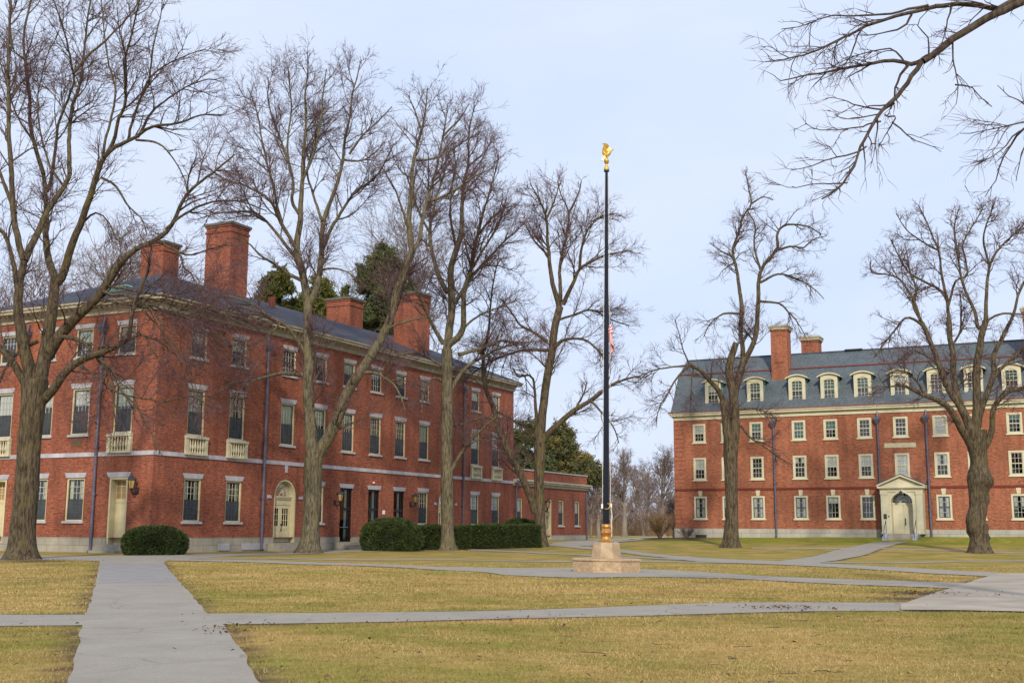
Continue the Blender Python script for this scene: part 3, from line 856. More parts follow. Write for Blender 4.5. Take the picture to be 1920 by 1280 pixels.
mb = MB()
gaps = sorted([(colsA[2] - ARCH_R, colsA[2] + ARCH_R), (colsA[8] - ARCH_R, colsA[8] + ARCH_R)] + [(colsA[i] - .78, colsA[i] + .78) for i in (4, 5, 6)])
x = -.06
for ga, gb in gaps:
    mb.box(x, ga, -.06, .3, -.6, ZP); mb.box(ga, gb, -.05, .9, -.6, .52); x = gb
mb.box(x, LA + .06, -.06, .3, -.6, ZP)
y = .31
for ga, gb in ((colsB[0] - .72, colsB[0] + .72), (colsB[3] - .72, colsB[3] + .72)):
    mb.box(-.06, .3, y, ga, -.6, ZP); mb.box(-.05, .9, ga, gb, -.6, .5); y = gb
mb.box(-.06, .3, y, WA + .06, -.6, ZP)
mb.box(LA - .3, LA + .06, .31, WA + .06, -.6, ZP); mb.box(.31, LA - .31, WA - .3, WA + .06, -.6, ZP)
mb.build('plinth', M['plinth'], hall)

mb = MB()
mb.box(-.055, LA + .055, -.055, .1, 5.64, 5.89); mb.box(-.055, .1, .101, WA + .055, 5.64, 5.89)
mb.box(LA - .1, LA + .055, .101, WA + .055, 5.64, 5.89)
mb.build('belt_course', M['belt'], hall)

mb = MB()
for p, za, zb in ((.08, 14.22, 14.5), (.2, 14.5, 14.58), (.62, 14.72, 14.9), (.7, 14.9, 15.02)):
    mb.box(-p, LA + p, -p, WA + p, za, zb)
mb.box(-.16, LA + .16, -.16, WA + .16, 14.58, 14.72)
mb.build('cornice', M['cornice'], hall)
mb = MB()
x = 0.1
while x < LA: mb.box(x, x + .2, -.42, -.165, 14.585, 14.715); x += .42
x = -.1
while x < WA: mb.box(-.42, -.165, x, x + .2, 14.585, 14.715); x += .42
mb.build('dentil_course', M['cornice'], hall)

mb = MB(); e, zr, zE = .72, 18.6, 15.025
c4 = [(-e, -e, zE), (LA + e, -e, zE), (LA + e, WA + e, zE), (-e, WA + e, zE)]
ra, rb = (WA / 2, WA / 2, zr), (LA - WA / 2, WA / 2, zr)
mb.poly([c4[0], c4[1], rb, ra]); mb.poly([c4[1], c4[2], rb]); mb.poly([c4[2], c4[3], ra, rb]); mb.poly([c4[3], c4[0], ra])
roofA = mb.build('roof', M['slateA'], hall)
mb = MB(); mb.box(-.28, .28, -.75, .75, 0, .28); mb.frustum(-.33, .33, -.8, .8, .28, -.2, .2, -.7, .7, .42)
mb.build('roof_vent', M['copper'], roofA, (1.9, 5.4, 16.05))
mb = MB(); mb.box(-.02, .02, -.3, .3, 0, .9)
mb.tube([(0, 0, 0), (0, 0, .9)], .09, 8); mb.build('vent_pipe', M['copper_red'], roofA, (17.4, 5.8, 17.7))
for (xa, xb, ya_, yb, zt) in ((14.4, 16.4, 7.4, 9.8, 23.9), (11.8, 13.4, 11.45, 13.65, 22.3), (29.8, 31.8, 7.4, 9.8, 21.0), (32.4, 34.4, 2.2, 4.6, 21.5)):
    mb = MB(); mb.box(xa, xb, ya_, yb, 15.5, zt - .32)
    mb.box(xa - .06, xb + .06, ya_ - .06, yb + .06, zt - .75, zt - .6)
    mb.box(xa - .07, xb + .07, ya_ - .07, yb + .07, zt - .32, zt - .18)
    ch = mb.build('chimney', M['brickA'], roofA)
    mb = MB(); mb.box(xa - .15, xb + .15, ya_ - .15, yb + .15, zt - .18, zt); mb.build('chimney_cap', M['lead'], ch)

LINT, SILL = .3, (.12, .14, 'stone')
rs = random.Random(5)
def hall_window(u, row, face):
    if row == 3:
        sh = rs.choice([None, (0, .5, False), (5, .35, False), None, (1, .45, False)])
        me = window_meshes(WW - .06, H3, .10, 'sash', 4, 2, 'cream', sh, .27, SILL, rs.random() < .6)
        z = R3
    elif row == 2:
        sh = rs.choice([(1, .52, False), (1, .42, False), (2, .5, False), (0, .9, True), (1, .58, False), (2, .36, False)])
        me = window_meshes(WW, H2, .11, 'sash', 4, 3, 'cream', sh, .3, SILL, True); z = R2
    else:
        sh = rs.choice([(0, .55, False), (0, .97, True), (1, .45, False), (0, .8, True), (2, .3, False), (1, .5, True)])
        me = window_meshes(WW, H1, .11, 'sash', 4, 3, 'cream', sh, .3, SILL, True); z = R1
    if face == 'A': place_window(hall, me, (u, 0, z))
    else: place_window(hall, me, (0, u, z), -math.pi / 2)
for i, u in enumerate(colsA):
    hall_window(u, 3, 'A'); hall_window(u, 2, 'A')
    if i not in (2, 4, 5, 6, 8): hall_window(u, 1, 'A')
for i, u in enumerate(colsB):
    hall_window(u, 3, 'B'); hall_window(u, 2, 'B')
    if i in (1, 2): hall_window(u, 1, 'B')

def balustrade():
    b = MB()
    b.box(-.95, .95, -.17, .02, 0, .13); b.box(-.97, .97, -.20, .02, .98, 1.12)
    b.box(-.95, -.72, -.15, .02, .13, .98); b.box(.72, .95, -.15, .02, .13, .98)
    for k in range(6):
        b.lathe([(.06, .13), (.06, .2), (.035, .26), (.085, .45), (.06, .62), (.035, .85), (.06, .9), (.06, .98)], -.56 + k * .224, -.08, 10)
    return b.mesh('balustrade', M['balus'])
bal = balustrade()
for u in (colsA[0], colsA[1], colsA[9], colsA[10]): link('balustrade', bal, hall, (u, -.056, 5.80))
for u in (colsB[0], colsB[3]): link('balustrade', bal, hall, (-.056, u, 5.80), -math.pi / 2)

for T, u, zb in ((TA, 9.85, .1), (TA, 36.5, .3), (TB, 4.4, .05), (TB, 10.95, .05)):
    pipe_part(hall, T, u, zb, 13.1, True, .095, (3.4, 6.2, 9.6))

def arched_door(u):
    d = empty('arched_door', (u, 0, 0)); d.parent = hall
    f = MB(); yb = .42
    r_ = ARCH_R
    f.box(-r_, -r_ + .12, .02, yb, .52, ARCH_SP); f.box(r_ - .12, r_, .02, yb, .52, ARCH_SP)
    for k in range(18):
        t0, t1 = math.pi * k / 18, math.pi * (k + 1) / 18
        f.prism([(rr * math.cos(t), ARCH_SP + rr * math.sin(t)) for rr, t in ((r_ - .12, t0), (r_, t0), (r_, t1), (r_ - .12, t1))], lambda a, b, dd: (a, dd, b), .02, yb)
    f.box(-r_ + .12, r_ - .12, .25, yb, ARCH_SP - .16, ARCH_SP); f.box(-r_ + .12, r_ - .12, .2, yb, ARCH_SP - .05, ARCH_SP + .05)
    f.box(-r_ + .12, r_ - .12, .33, yb, 3.0, ARCH_SP - .16)
    f.box(-.55, -.15, .315, .33, 3.1, 3.3); f.box(.15, .55, .315, .33, 3.1, 3.3)
    f.build('door_frame', M['cream'], d)
    s_ = MB()
    for k in range(1, 10):
        t = math.pi * k / 10
        s_.tube([(.22 * math.cos(t), .34, ARCH_SP + .05 + .22 * math.sin(t)), ((r_ - .14) * math.cos(t), .34, ARCH_SP + (r_ - .14) * math.sin(t))], .018, 5)
    for rr in (.22, .58):
        s_.tube([(rr * math.cos(math.pi * k / 14), .335, ARCH_SP + .05 + rr * math.sin(math.pi * k / 14)) for k in range(15)], .02, 5)
    s_.build('fanlight', M['muntin'], d)
    g = MB(); g.poly([(-r_ + .12, .36, ARCH_SP)] + [((r_ - .12) * math.cos(t), .36, ARCH_SP + (r_ - .12) * math.sin(t)) for t in [math.pi - math.pi * k / 18 for k in range(19)]] + [(r_ - .12, .36, ARCH_SP)])
    g.build('pane', M['glass'], d)
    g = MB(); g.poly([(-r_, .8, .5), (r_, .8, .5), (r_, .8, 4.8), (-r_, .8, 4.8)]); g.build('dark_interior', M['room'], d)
    for sg in (-1, 1):
        lf = MB(); hw = r_ - .14; x0, x1 = (-hw, -.01) if sg < 0 else (.01, hw)
        def bx(xa, xb, za, zb, ya=.36, yb2=.41): lf.box(xa, xb, ya, yb2, za, zb)
        bx(x0, x0 + .17, .54, 2.98); bx(x1 - .17, x1, .54, 2.98); bx(x0 + .17, x1 - .17, 2.78, 2.98); bx(x0 + .17, x1 - .17, .54, .74); bx(x0 + .17, x1 - .17, 1.38, 1.62)
        bx(x0 + .17, x1 - .17, .74, 1.38, .38, .40)
        for k in (1, 2): xx = x0 + .17 + (x1 - x0 - .34) * k / 3; bx(xx - .02, xx + .02, 1.62, 2.78, .365, .40)
        for k in (1, 2): zz = 1.62 + 1.16 * k / 3; bx(x0 + .17, x1 - .17, zz - .018, zz + .018, .366, .399)
        lfo = lf.build('door_leaf', M['cream'], d)
        h_ = MB(); xx = -.09 if sg < 0 else .09
        h_.tube([(xx, .30, 1.35), (xx, .30, 1.72)], .018, 6); h_.box(xx - .03, xx + .03, .32, .36, 1.3, 1.4); h_.box(xx - .03, xx + .03, .32, .36, 1.66, 1.76)
        if sg > 0: h_.build('handle', M['black'], lfo)
    return d
for i in (2, 8): arched_door(colsA[i])
for i in (2, 8):
    u = colsA[i]; k_ = MB()
    k_.prism([(u - .1, 5.15), (u + .1, 5.15), (u + .14, 5.63), (u - .14, 5.63)], lambda a, b, d: TA(a, d, b), -.03, .06)
    k_.build('keystone', M['stone'], hall)
    for sg in (-1, 1):
        u = colsA[i] + sg * 1.68; k_ = MB(); k_.box(u - .2, u + .2, -.05, .03, 3.42, 3.62); k_.build('impost_block', M['stone'], hall)

for n_, i in enumerate((4, 5, 6)):          # tall black glazed doors
    u = colsA[i]
    d = empty('glazed_door', (u, 0, 0)); d.parent = hall
    f = MB(); f.box(-.78, -.68, .1, .25, .5, 4.36); f.box(.68, .78, .1, .25, .5, 4.36); f.box(-.68, .68, .1, .25, 4.24, 4.36)
    f.box(-.68, .68, .1, .25, 2.78, 2.95); f.box(-.68, .68, .1, .25, .5, .62); f.box(.42, .47, .13, .22, .62, 4.24)
    f.build('door_frame', M['black'], d)
    g = MB(); g.poly([(-.68, .19, .6), (.68, .19, .6), (.68, .19, 4.24), (-.68, .19, 4.24)]); g.build('pane', M['glass'], d)
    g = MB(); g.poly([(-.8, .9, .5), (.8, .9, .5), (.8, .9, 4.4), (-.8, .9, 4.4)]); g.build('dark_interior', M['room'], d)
    g = MB(); g.box(.10, .40, .27, .3, .7, 2.8); g.box(.12, .40, .27, .3, 2.95, 4.22); g.build('curtain', SHADES[1] if n_ == 0 else SHADES[2], d)
    if n_ == 0:
        g = MB(); g.tube([(-.64, .06, 1.55), (.4, .06, 1.55)], .03, 6); g.box(-.62, -.58, .06, .12, 1.52, 1.58); g.box(.36, .4, .06, .12, 1.52, 1.58); g.build('push_bar', M['pipe'], d)
    l_ = MB(); l_.prism([(-.8, 4.36), (.8, 4.36), (.95, 4.66), (-.95, 4.66)], lambda a, b, dd: (a, -dd, b), -.1, .035); l_.build('lintel', M['stone'], d)
for i, u in ((0, colsB[0]), (3, colsB[3])):
    d = empty('side_door', (0, u, 0), -math.pi / 2); d.parent = hall
    f = MB(); f.box(-.72, -.60, .0, .5, .5, 4.38); f.box(.60, .72, .0, .5, .5, 4.38); f.box(-.60, .60, .02, .5, 4.26, 4.38); f.box(-.60, .60, .42, .52, 2.92, 3.06)
    f.build('door_frame', M['cream'], d)
    f = MB(); f.box(-.6, .6, .45, .5, .5, 2.92)
    for (a, b, c_, e_) in ((-.48, -.05, .7, 1.5), (.05, .48, .7, 1.5), (-.48, -.05, 1.7, 2.7), (.05, .48, 1.7, 2.7)): f.box(a, b, .435, .45, c_, e_)
    lf = f.build('door_leaf', M['cream'], d)
    f = MB(); f.box(-.6, .6, .47, .5, 3.06, 3.14); f.box(-.6, .6, .47, .5, 4.18, 4.26)
    for k in range(4): xx = -.58 + k * 1.16 / 3; f.box(xx - .022, xx + .022, .46, .49, 3.14, 4.18)
    for k in (1, 2): f.box(-.6, .6, .462, .488, 3.1 + k * .37, 3.135 + k * .37)
    f.build('transom', M['cream'], d)
    f = MB(); f.poly([(-.6, .51, 3.06), (.6, .51, 3.06), (.6, .51, 4.26), (-.6, .51, 4.26)]); f.build('pane', SHADES[5], d)
    f = MB(); f.prism([(-.8, 4.38), (.8, 4.38), (.97, 4.68), (-.97, 4.68)], lambda a, b, dd: (a, -dd, b), -.1, .035); f.build('lintel', M['stone'], d)
def steps(T, u0, u1, zt, zb, n, tread, parent, d0=.06, m='step'):
    b = MB(); dz = (zt - zb) / n
    for k in range(n):
        dd = d0 + tread * (k + 1)
        p0 = T(u0 - .0 * k, d0 + tread * k, 0); p1 = T(u1, dd, 0)
        xs = sorted((p0[0], p1[0])); ys = sorted((p0[1], p1[1]))
        b.box(xs[0], xs[1], ys[0], ys[1], zb - .6, zt - dz * k - .003 * k)
    return b.build('door_step', M[m], parent)
steps(TA, colsA[2] - 1.7, colsA[2] + 1.9, .50, -.05, 3, .42, hall)
steps(TA, colsA[4] - 1.5, colsA[6] + 1.5, .50, -.0, 3, .45, hall)
steps(TA, colsA[8] - 1.7, colsA[8] + 1.7, .50, .15, 2, .42, hall)
steps(TB, colsB[0] - 1.0, colsB[0] + 1.0, .48, -.15, 2, .5, hall)
# small wall fittings
b = MB(); u = 24.4
b.box(u - .16, u + .16, -.03, .02, 2.55, 2.85); b.build('intercom_plate', M['white'], hall)
b = MB(); uA, zA = on_A(702, 901, .1); b.box(uA - .09, uA + .09, -.08, .01, zA - .06, zA + .1); fx_ = b.build('alarm_bell', M['red'], hall)
b = MB(); b.lathe([(0, zA - .22), (.07, zA - .2), (.09, zA - .12), (.06, zA - .08), (0, zA - .08)], uA - .08, -.1, 12); b.build('floodlight', M['white'], fx_)
b = MB(); uA, zA = on_A(372, 680, .02); b.box(uA - .45, uA + .45, -.02, .03, zA - .3, zA + .2); M['louvre'] = simple('rusty_louvre', (0.13, 0.075, 0.045), .7); b.build('wall_vent', M['louvre'], hall)
b = MB(); uA, zA = on_B(143, 829, .02); b.box(-.02, .03, uA - .45, uA + .45, zA - .25, zA + .25); b.build('wall_vent', M['louvre'], hall)
b = MB()
for px, wd in ((475, 2.2), (420, 1.0)):
    uA, zA = on_A(px, 1016, .08); b = MB(); b.box(uA - wd / 2, uA + wd / 2, -.12, -.05, .1, .52)
    b.build('cellar_hatch', M['stone'], hall)

# lanterns on the hall
def wpos(u, d, z, face): 
    P = A0 + (AV * u - BV * d if face == 'A' else BV * u - AV * d); return (P[0], P[1], z)
uL, zL = on_A(630, 943, 0); lantern(wpos(uL - .15, .001, zL + .15, 'A'), RZ_A, 'amber glass wall lantern left of the tall black glazed doors', 1.0)
uL, zL = on_A(771, 945, 0); lantern(wpos(uL - .1, .001, zL + .12, 'A'), RZ_A, 'amber glass wall lantern beside the window right of the black glazed doors', 1.0)
uL, zL = on_B(257, 921, 0); lantern(wpos(uL, .001, zL + .15, 'B'), RZ_A - math.pi / 2, 'wall lantern with blue black hood beside the cream side door near the corner', 1.0)

# ================================================================== low annex at the far end
annex = empty('brick_annex', A0 + AV * (LA + .02), RZ_A)
tag(annex, 'single storey flat roofed red brick annex at the far end of the long hall', 'building')
LW, WWg = 17.3, 9.0
ops = []
wc = [1.25, 10.75, 14.75]
wcz = 1.85
wnd = [(.6, 1.9), (10.05, 11.35), (14.1, 15.3)]
for a, b_ in wnd: ops.append((a, b_, 1.85, 4.34))
ops.append((7.0, 8.35, .9, 4.34, False, .3))
mb = MB()
z0w, z1w = .9, 7.0
wall_face(mb, TA, 0, LW, z0w, z1w, ops)
mb.poly([(LW, 0, z0w), (LW, WWg, z0w), (LW, WWg, z1w), (LW, 0, z1w)]); mb.poly([(0, WWg, z0w), (LW, WWg, z0w), (LW, WWg, z1w), (0, WWg, z1w)])
mb.build('wall', M['brickA'], annex)
mb = MB(); mb.box(-.0, 7.0, -.06, .2, -.4, .9); mb.box(7.0, 8.35, -.05, .9, -.4, .56); mb.box(8.35, LW + .06, -.06, .2, -.4, .9); mb.box(LW - .2, LW + .06, .21, WWg, -.4, .9)
mb.build('plinth', M['plinthC'], annex)
mb = MB(); mb.box(0, LW + .35, -.35, -.002, 5.78, 5.95); mb.box(0, LW + .12, -.12, -.003, 5.5, 5.78); mb.box(0, LW + .45, -.45, -.004, 5.95, 6.1)
mb.box(LW + .002, LW + .35, 0, WWg, 5.78, 5.95); mb.box(LW + .003, LW + .45, 0, WWg, 5.95, 6.1)
mb.build('cornice', M['cornice'], annex)
mb = MB(); mb.box(-.0, LW + .08, -.08, WWg + .08, 7.0, 7.12); mb.build('roof', M['stone'], annex)
for a, b_ in wnd:
    me = window_meshes(round(b_ - a, 2), 2.49, .11, 'sash', 4, 3, 'cream', (1, .5, False), None, (.1, .14, 'stone'), True)
    place_window(annex, me, ((a + b_) / 2, 0, 1.85))
d = empty('annex_door', (7.675, 0, 0)); d.parent = annex
f = MB(); f.box(-.675, -.57, .0, .28, .56, 4.34); f.box(.57, .675, .0, .28, .56, 4.34); f.box(-.57, .57, .02, .28, 4.22, 4.34); f.box(-.57, .57, .1, .28, 2.9, 3.05); f.build('door_frame', M['cream'], d)
f = MB(); f.box(-.57, .57, .2, .25, .56, 1.5); f.box(-.57, -.42, .2, .25, 1.5, 2.9); f.box(.42, .57, .2, .25, 1.5, 2.9); f.box(-.42, .42, .2, .25, 2.75, 2.9)
for k in (1, 2, 3): f.box(-.42 + .21 * k - .02, -.42 + .21 * k + .02, .21, .24, 1.5, 2.75)
for k in (1, 2): f.box(-.42, .42, .212, .238, 1.5 + .42 * k - .02, 1.5 + .42 * k + .02); 
for k in (1, 2, 3): f.box(-.57 + .285 * k - .02, -.57 + .285 * k + .02, .21, .24, 3.05, 4.22)
f.build('door_leaf', M['cream'], d)
f = MB(); f.poly([(-.57, .27, 1.4), (.57, .27, 1.4), (.57, .27, 4.3), (-.57, .27, 4.3)]); f.build('pane', M['glass'], d)
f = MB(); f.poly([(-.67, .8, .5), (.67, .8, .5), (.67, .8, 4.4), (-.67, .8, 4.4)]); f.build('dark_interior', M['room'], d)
pipe_part(annex, TA, LW - .45, .3, 5.2, False, .09, (3.2,)); pipe_part(annex, TA, .3, .3, 5.4, True, .09, (3.2,))
P = A0 + AV * (LA + 6.5) - BV * .001
lantern((P[0], P[1], 3.55), RZ_A, 'black wall lantern beside the cream door of the low annex', 1.1)

# ================================================================== the dormitory on the right
RZ_C = math.atan2(CV[1], CV[0])
dorm = empty('brick_dormitory', C0, RZ_C)
tag(dorm, 'orange brick dormitory with slate gambrel roof, cream arched dormers and pedimented door on the right', 'building')
LC, WC = 39.4, 9.2
TC = lambda u, d, z: (u, -d, z)
half = [2.35, 4.93, 7.51, 11.2, 13.9, 16.7]
colsC = half + [19.6] + [39.2 - u for u in half[::-1]]
colsC[7] = 22.7; colsC[8] = 25.25; colsC[9] = 28.27
CW = 1.16
rows = [(2.46, 1.95), (5.86, 1.95), (9.16, 1.66)]
ops = []
for i, u in enumerate(colsC):
    for r_, (zb, hh) in enumerate(rows):
        if i == 6 and r_ == 0: continue
        ops.append((u - CW / 2, u + CW / 2, zb, zb + hh))
ops.append((19.62 - .84, 19.62 + .84, 1.62, 4.58, True, .35))
mb = MB()
wall_face(mb, TC, 0, LC, 1.62, 11.2, ops)
mb.poly([(0, 0, 1.62), (0, WC, 1.62), (0, WC, 11.2), (0, 0, 11.2)]); mb.poly([(LC, 0, 1.62), (LC, WC, 1.62), (LC, WC, 11.2), (LC, 0, 11.2)])
mb.poly([(0, WC, 1.62), (LC, WC, 1.62), (LC, WC, 11.2), (0, WC, 11.2)])
V1, Z1, V2, Z2, ZE = 2.1, 15.58, 4.6, 17.25, 11.9
for xx in (0.02, LC - .02):
    mb.poly([(xx, 0, 11.2), (xx, WC, 11.2), (xx, WC, ZE), (xx, WC - V1, Z1), (xx, WC - V2, Z2), (xx, V1, Z1), (xx, 0, ZE)])
for k in range(24):                       # brick quoins
    z = 1.66 + k * .395; ww = .95 if k % 2 == 0 else .72
    if z + .34 > 11.15 or (4.85 < z + .17 < 5.2): continue
    mb.box(-.035, ww, -.035, .04, z, z + .345); mb.box(-.034, .03, .041, ww, z, z + .345)
mb.build('wall', M['brickC'], dorm)
mb = MB()
for k in range(24):
    z = 1.66 + k * .395 + .345; ww = .95 if k % 2 == 0 else .72
    if z > 11.1 or (4.7 < z < 5.2): continue
    mb = MB(); mb.poly([(-.03, -.028, z), (ww, -.028, z), (ww, -.028, z + .05), (-.03, -.028, z + .05)]); mb.poly([(-.03, -.028, z), (-.03, ww, z), (-.03, ww, z + .05), (-.03, -.028, z + .05)])
    mb.build('quoin_gap_shade', M['brick_dark'], dorm, weld=True)  # dark strips in the quoin gaps stand in for the recess shade
mb = MB()
mb.box(-.03, LC, -.07, .05, 4.93, 5.0); mb.box(-.02, LC, -.035, .05, 5.0, 5.11)
mb.build('string_course', M['brick_dark'], dorm)
mb = MB()
mb.box(-.08, 18.76, -.08, .25, -.4, 1.62); mb.box(18.76, 20.48, -.07, .9, -.4, 1.26); mb.box(20.48, LC + .08, -.08, .25, -.4, 1.62)
mb.box(-.08, .2, .251, WC, -.4, 1.62)
mb.build('plinth', M['plinthC'], dorm)
for uu, lt in ((2.35, True), (7.25, False), (12.6, False)):
    mb = MB()
    for sg in (-1, 1): mb.tube([(uu + sg * .75, -.085, 1.1), (uu + sg * 1.0, -.085, 1.58)], .012, 5)
    if not lt: mb.box(uu - .8, uu + .8, -.16, -.08, .85, 1.12); 
    else: mb.box(uu - .55, uu + .55, -.14, -.08, 1.08, 1.16)
    mb.build('cellar_sill', M['plinthC'], dorm)
mb = MB(); mb.box(1.85, 2.85, -.1, -.082, .75, 1.08); 
mb.build('cellar_window', M['sash'], dorm)

mb = MB()
def run(prof):       # cornice profile along front and both ends
    for p, za, zb in prof:
        mb.box(-p, LC + p, -p, -.001, za, zb); mb.box(-p, -.001, 0, WC, za, zb); mb.box(LC + .001, LC + p, 0, WC, za, zb)
run([(.07, 11.19, 11.44), (.12, 11.44, 11.5), (.32, 11.56, 11.74), (.4, 11.74, 11.86)])
mb.box(-.2, LC + .2, -.2, -.001, 11.5, 11.56)
mb.build('cornice', M['creamC'], dorm)
mb = MB(); e = .42
sl = [(-.40, ZE - .02), (0, ZE + .5), (V1, Z1), (V2, Z2), (WC - V2, Z2), (WC - V1, Z1), (WC, ZE + .4), (WC + .3, ZE)]
for k in range(len(sl) - 1):
    (va, za), (vb, zb) = sl[k], sl[k + 1]
    if abs(va - vb) < 1e-6: continue
    mb.poly([(-.18, va, za), (LC + .18, va, za), (LC + .18, vb, zb), (-.18, vb, zb)])
    for xx in (-.18, LC + .18): mb.poly([(xx, va, za), (xx, vb, zb), (xx, vb, zb - .14), (xx, va, za - .14)])
roofC = mb.build('roof', M['slateC'], dorm)
mb = MB(); mb.box(-.2, LC + .2, V1 - .1, V1 + .02, Z1 - .02, Z1 + .09); mb.box(-.42, LC + .42, -.44, -.38, ZE - .06, ZE + .02)
mb.build('copper_flashing', M['copper_red'], roofC)
mb = MB(); mb.box(-.2, LC + .2, V2 - .12, V2 + .12, Z2 - .01, Z2 + .07); mb.box(14.5, 16.0, V2 - .3, V2 + .3, Z2 + .07, Z2 + .14); mb.build('ridge_cap', M['slateC'], roofC)
for (xa, xb, ya_, yb, zt, zb) in ((8.65, 10.1, 1.45, 2.85, 19.5, 14.3), (10.3, 11.85, 6.0, 7.4, 19.1, 15.5), (29.3, 30.75, 1.45, 2.85, 19.5, 14.3)):
    mb = MB(); mb.box(xa, xb, ya_, yb, zb, zt - .42)
    mb.box(xa + .38, xb - .38, ya_ - .05, ya_, zb + 1.9, zt - .95)
    for a, b_, c_, d_ in ((xa + .3, xa + .36, zb + 1.8, zt - .85), (xb - .36, xb - .3, zb + 1.8, zt - .85), (xa + .36, xb - .36, zt - .91, zt - .85), (xa + .36, xb - .36, zb + 1.8, zb + 1.86)): mb.box(a, b_, ya_ - .035, ya_, c_, d_)
    mb.box(xa - .05, xb + .05, ya_ - .06, yb + .05, zt - .56, zt - .42)
    ch = mb.build('chimney', M['brickC'], roofC)
    mb = MB(); mb.box(xa - .14, xb + .14, ya_ - .14, yb + .14, zt - .42, zt - .2); mb.box(xa - .2, xb + .2, ya_ - .2, yb + .2, zt - .2, zt - .09); mb.box(xa - .1, xb + .1, ya_ - .1, yb + .1, zt - .09, zt)
    mb.build('chimney_cap', M['cornice'], ch)

# dormers
dcols = [3.63, 7.45, 11.13, 13.87, 16.66, 19.65, 22.55, 25.4, 28.25, 31.85, 35.6]
def dormer_meshes():
    d = {}
    b = MB(); hw, z0, zs = .72, 12.42, 14.42           # front casing
    yF = .16
    b.box(-hw, -.46, yF, yF + .1, z0, zs); b.box(.46, hw, yF, yF + .1, z0, zs); b.box(-.46, .46, yF + .01, yF + .1, z0, 12.56)
    n = 12; ri = .46; rise_i = .2; zi = 14.12
    for k in range(n):
        xa, xb = -ri + 2 * ri * k / n, -ri + 2 * ri * (k + 1) / n
        za, zb = zi + rise_i * (1 - (xa / ri) ** 2), zi + rise_i * (1 - (xb / ri) ** 2)
        b.prism([(xa, za), (xb, zb), (xb, zs), (xa, zs)], lambda p, q, dd: (p, dd, q), yF + .005, yF + .1)
    b.box(-hw - .06, hw + .06, yF - .08, yF + .1, z0 - .1, z0)
    # segmental hood
    def hood(x): return 14.42 + .30 * (1 - (x / .98) ** 2)
    n = 14
    for k in range(n):
        xa, xb = -.98 + 1.96 * k / n, -.98 + 1.96 * (k + 1) / n
        b.prism([(xa, hood(xa)), (xb, hood(xb)), (xb, hood(xb) + .12), (xa, hood(xa) + .12)], lambda p, q, dd: (p, dd, q), yF - .17, yF + .12)
        if abs((xa + xb) / 2) < hw:
            b.prism([(xa, zs), (xb, zs), (xb, hood(xb)), (xa, hood(xa))], lambda p, q, dd: (p, dd, q), yF + .004, yF + .1)
    d['casing'] = b.mesh('dormer', M['creamC'])
    r_ = MB()
    for k in range(n):
        xa, xb = -.98 + 1.96 * k / n, -.98 + 1.96 * (k + 1) / n
        r_.poly([(xa, yF - .17, hood(xa) + .13), (xb, yF - .17, hood(xb) + .13), (xb, 2.0, hood(xb) + .13), (xa, 2.0, hood(xa) + .13)])
        r_.poly([(xa, yF + .12, hood(xa)), (xb, yF + .12, hood(xb)), (xb, 1.9, hood(xb)), (xa, 1.9, hood(xa))])
    for sg in (-1, 1):
        r_.poly([(sg * .98, yF - .17, 14.42), (sg * .98, 2.0, 14.42), (sg * .98, 2.0, 14.55), (sg * .98, yF - .17, 14.55)])
    d['hood'] = r_.mesh('hood_roof', M['copper'])
    r_ = MB(); r_.poly([(-hw - .1, yF - .14, z0 - .11), (hw + .1, yF - .14, z0 - .11), (hw + .1, yF - .28, z0 - .24), (-hw - .1, yF - .28, z0 - .24)])
    d['apron'] = r_.mesh('copper_apron', M['copper'])
    c = MB()
    for sg in (-1, 1): c.poly([(sg * hw, yF + .1, z0), (sg * hw, 1.9, z0), (sg * hw, 1.9, zs + .05), (sg * hw, yF + .1, zs + .05)])
    d['cheek'] = c.mesh('cheek', M['slate_cheek'])
    s = MB(); zb_, zt_ = 12.56, 14.32; zm = 13.42; yy = yF + .06
    s.box(-.46, -.41, yy, yy + .04, zb_, zt_); s.box(.41, .46, yy, yy + .04, zb_, zt_); s.box(-.41, .41, yy, yy + .04, zb_, zb_ + .06); s.box(-.41, .41, yy, yy + .045, zm - .03, zm + .03); s.box(-.41, .41, yy, yy + .04, zt_ - .1, zt_)
    for k in (1, 2): xx = -.41 + .82 * k / 3; s.box(xx - .014, xx + .014, yy + .005, yy + .035, zb_ + .06, zt_ - .1)
    for zz in (12.95, 13.75, 14.0): s.box(-.41, .41, yy + .006, yy + .034, zz - .013, zz + .013)
    d['sash'] = s.mesh('sash', M['creamC'])
    g = MB(); g.poly([(-.45, yy + .03, zb_), (.45, yy + .03, zb_), (.45, yy + .03, zt_), (-.45, yy + .03, zt_)]); d['pane'] = g.mesh('pane', M['glass'])
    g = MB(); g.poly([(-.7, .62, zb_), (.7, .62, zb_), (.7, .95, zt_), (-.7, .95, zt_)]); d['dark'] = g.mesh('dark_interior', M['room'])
    return d
M['slate_cheek'] = simple('verdigris_slate_cheek', (0.20, 0.30, 0.28), 0.6, var=0.25)
dm = dormer_meshes()
def blind_mesh(x0, x1, y, za, zb, k):
    g = MB(); g.poly([(x0, y, za), (x1, y, za), (x1, y, zb), (x0, y, zb)]); return g.mesh('blind', SHADES[k])
DB = [blind_mesh(-.44, .44, .36, 13.5, 14.3, 3), blind_mesh(-.44, .44, .36, 13.2, 14.3, 3), blind_mesh(-.44, .44, .36, 13.6, 14.3, 2)]
for i, u in enumerate(dcols):
    o = link('dormer', dm['casing'], dorm, (u, 0, 0))
    for k in ('hood', 'apron', 'cheek', 'sash', 'pane', 'dark'): link({'hood': 'hood_roof', 'apron': 'copper_apron', 'dark': 'dark_interior'}.get(k, k), dm[k], o)
    if i in (1, 2, 3, 4, 8): link('blind', DB[i % 2], o)
    elif i in (0, 5): link('blind', DB[2], o)
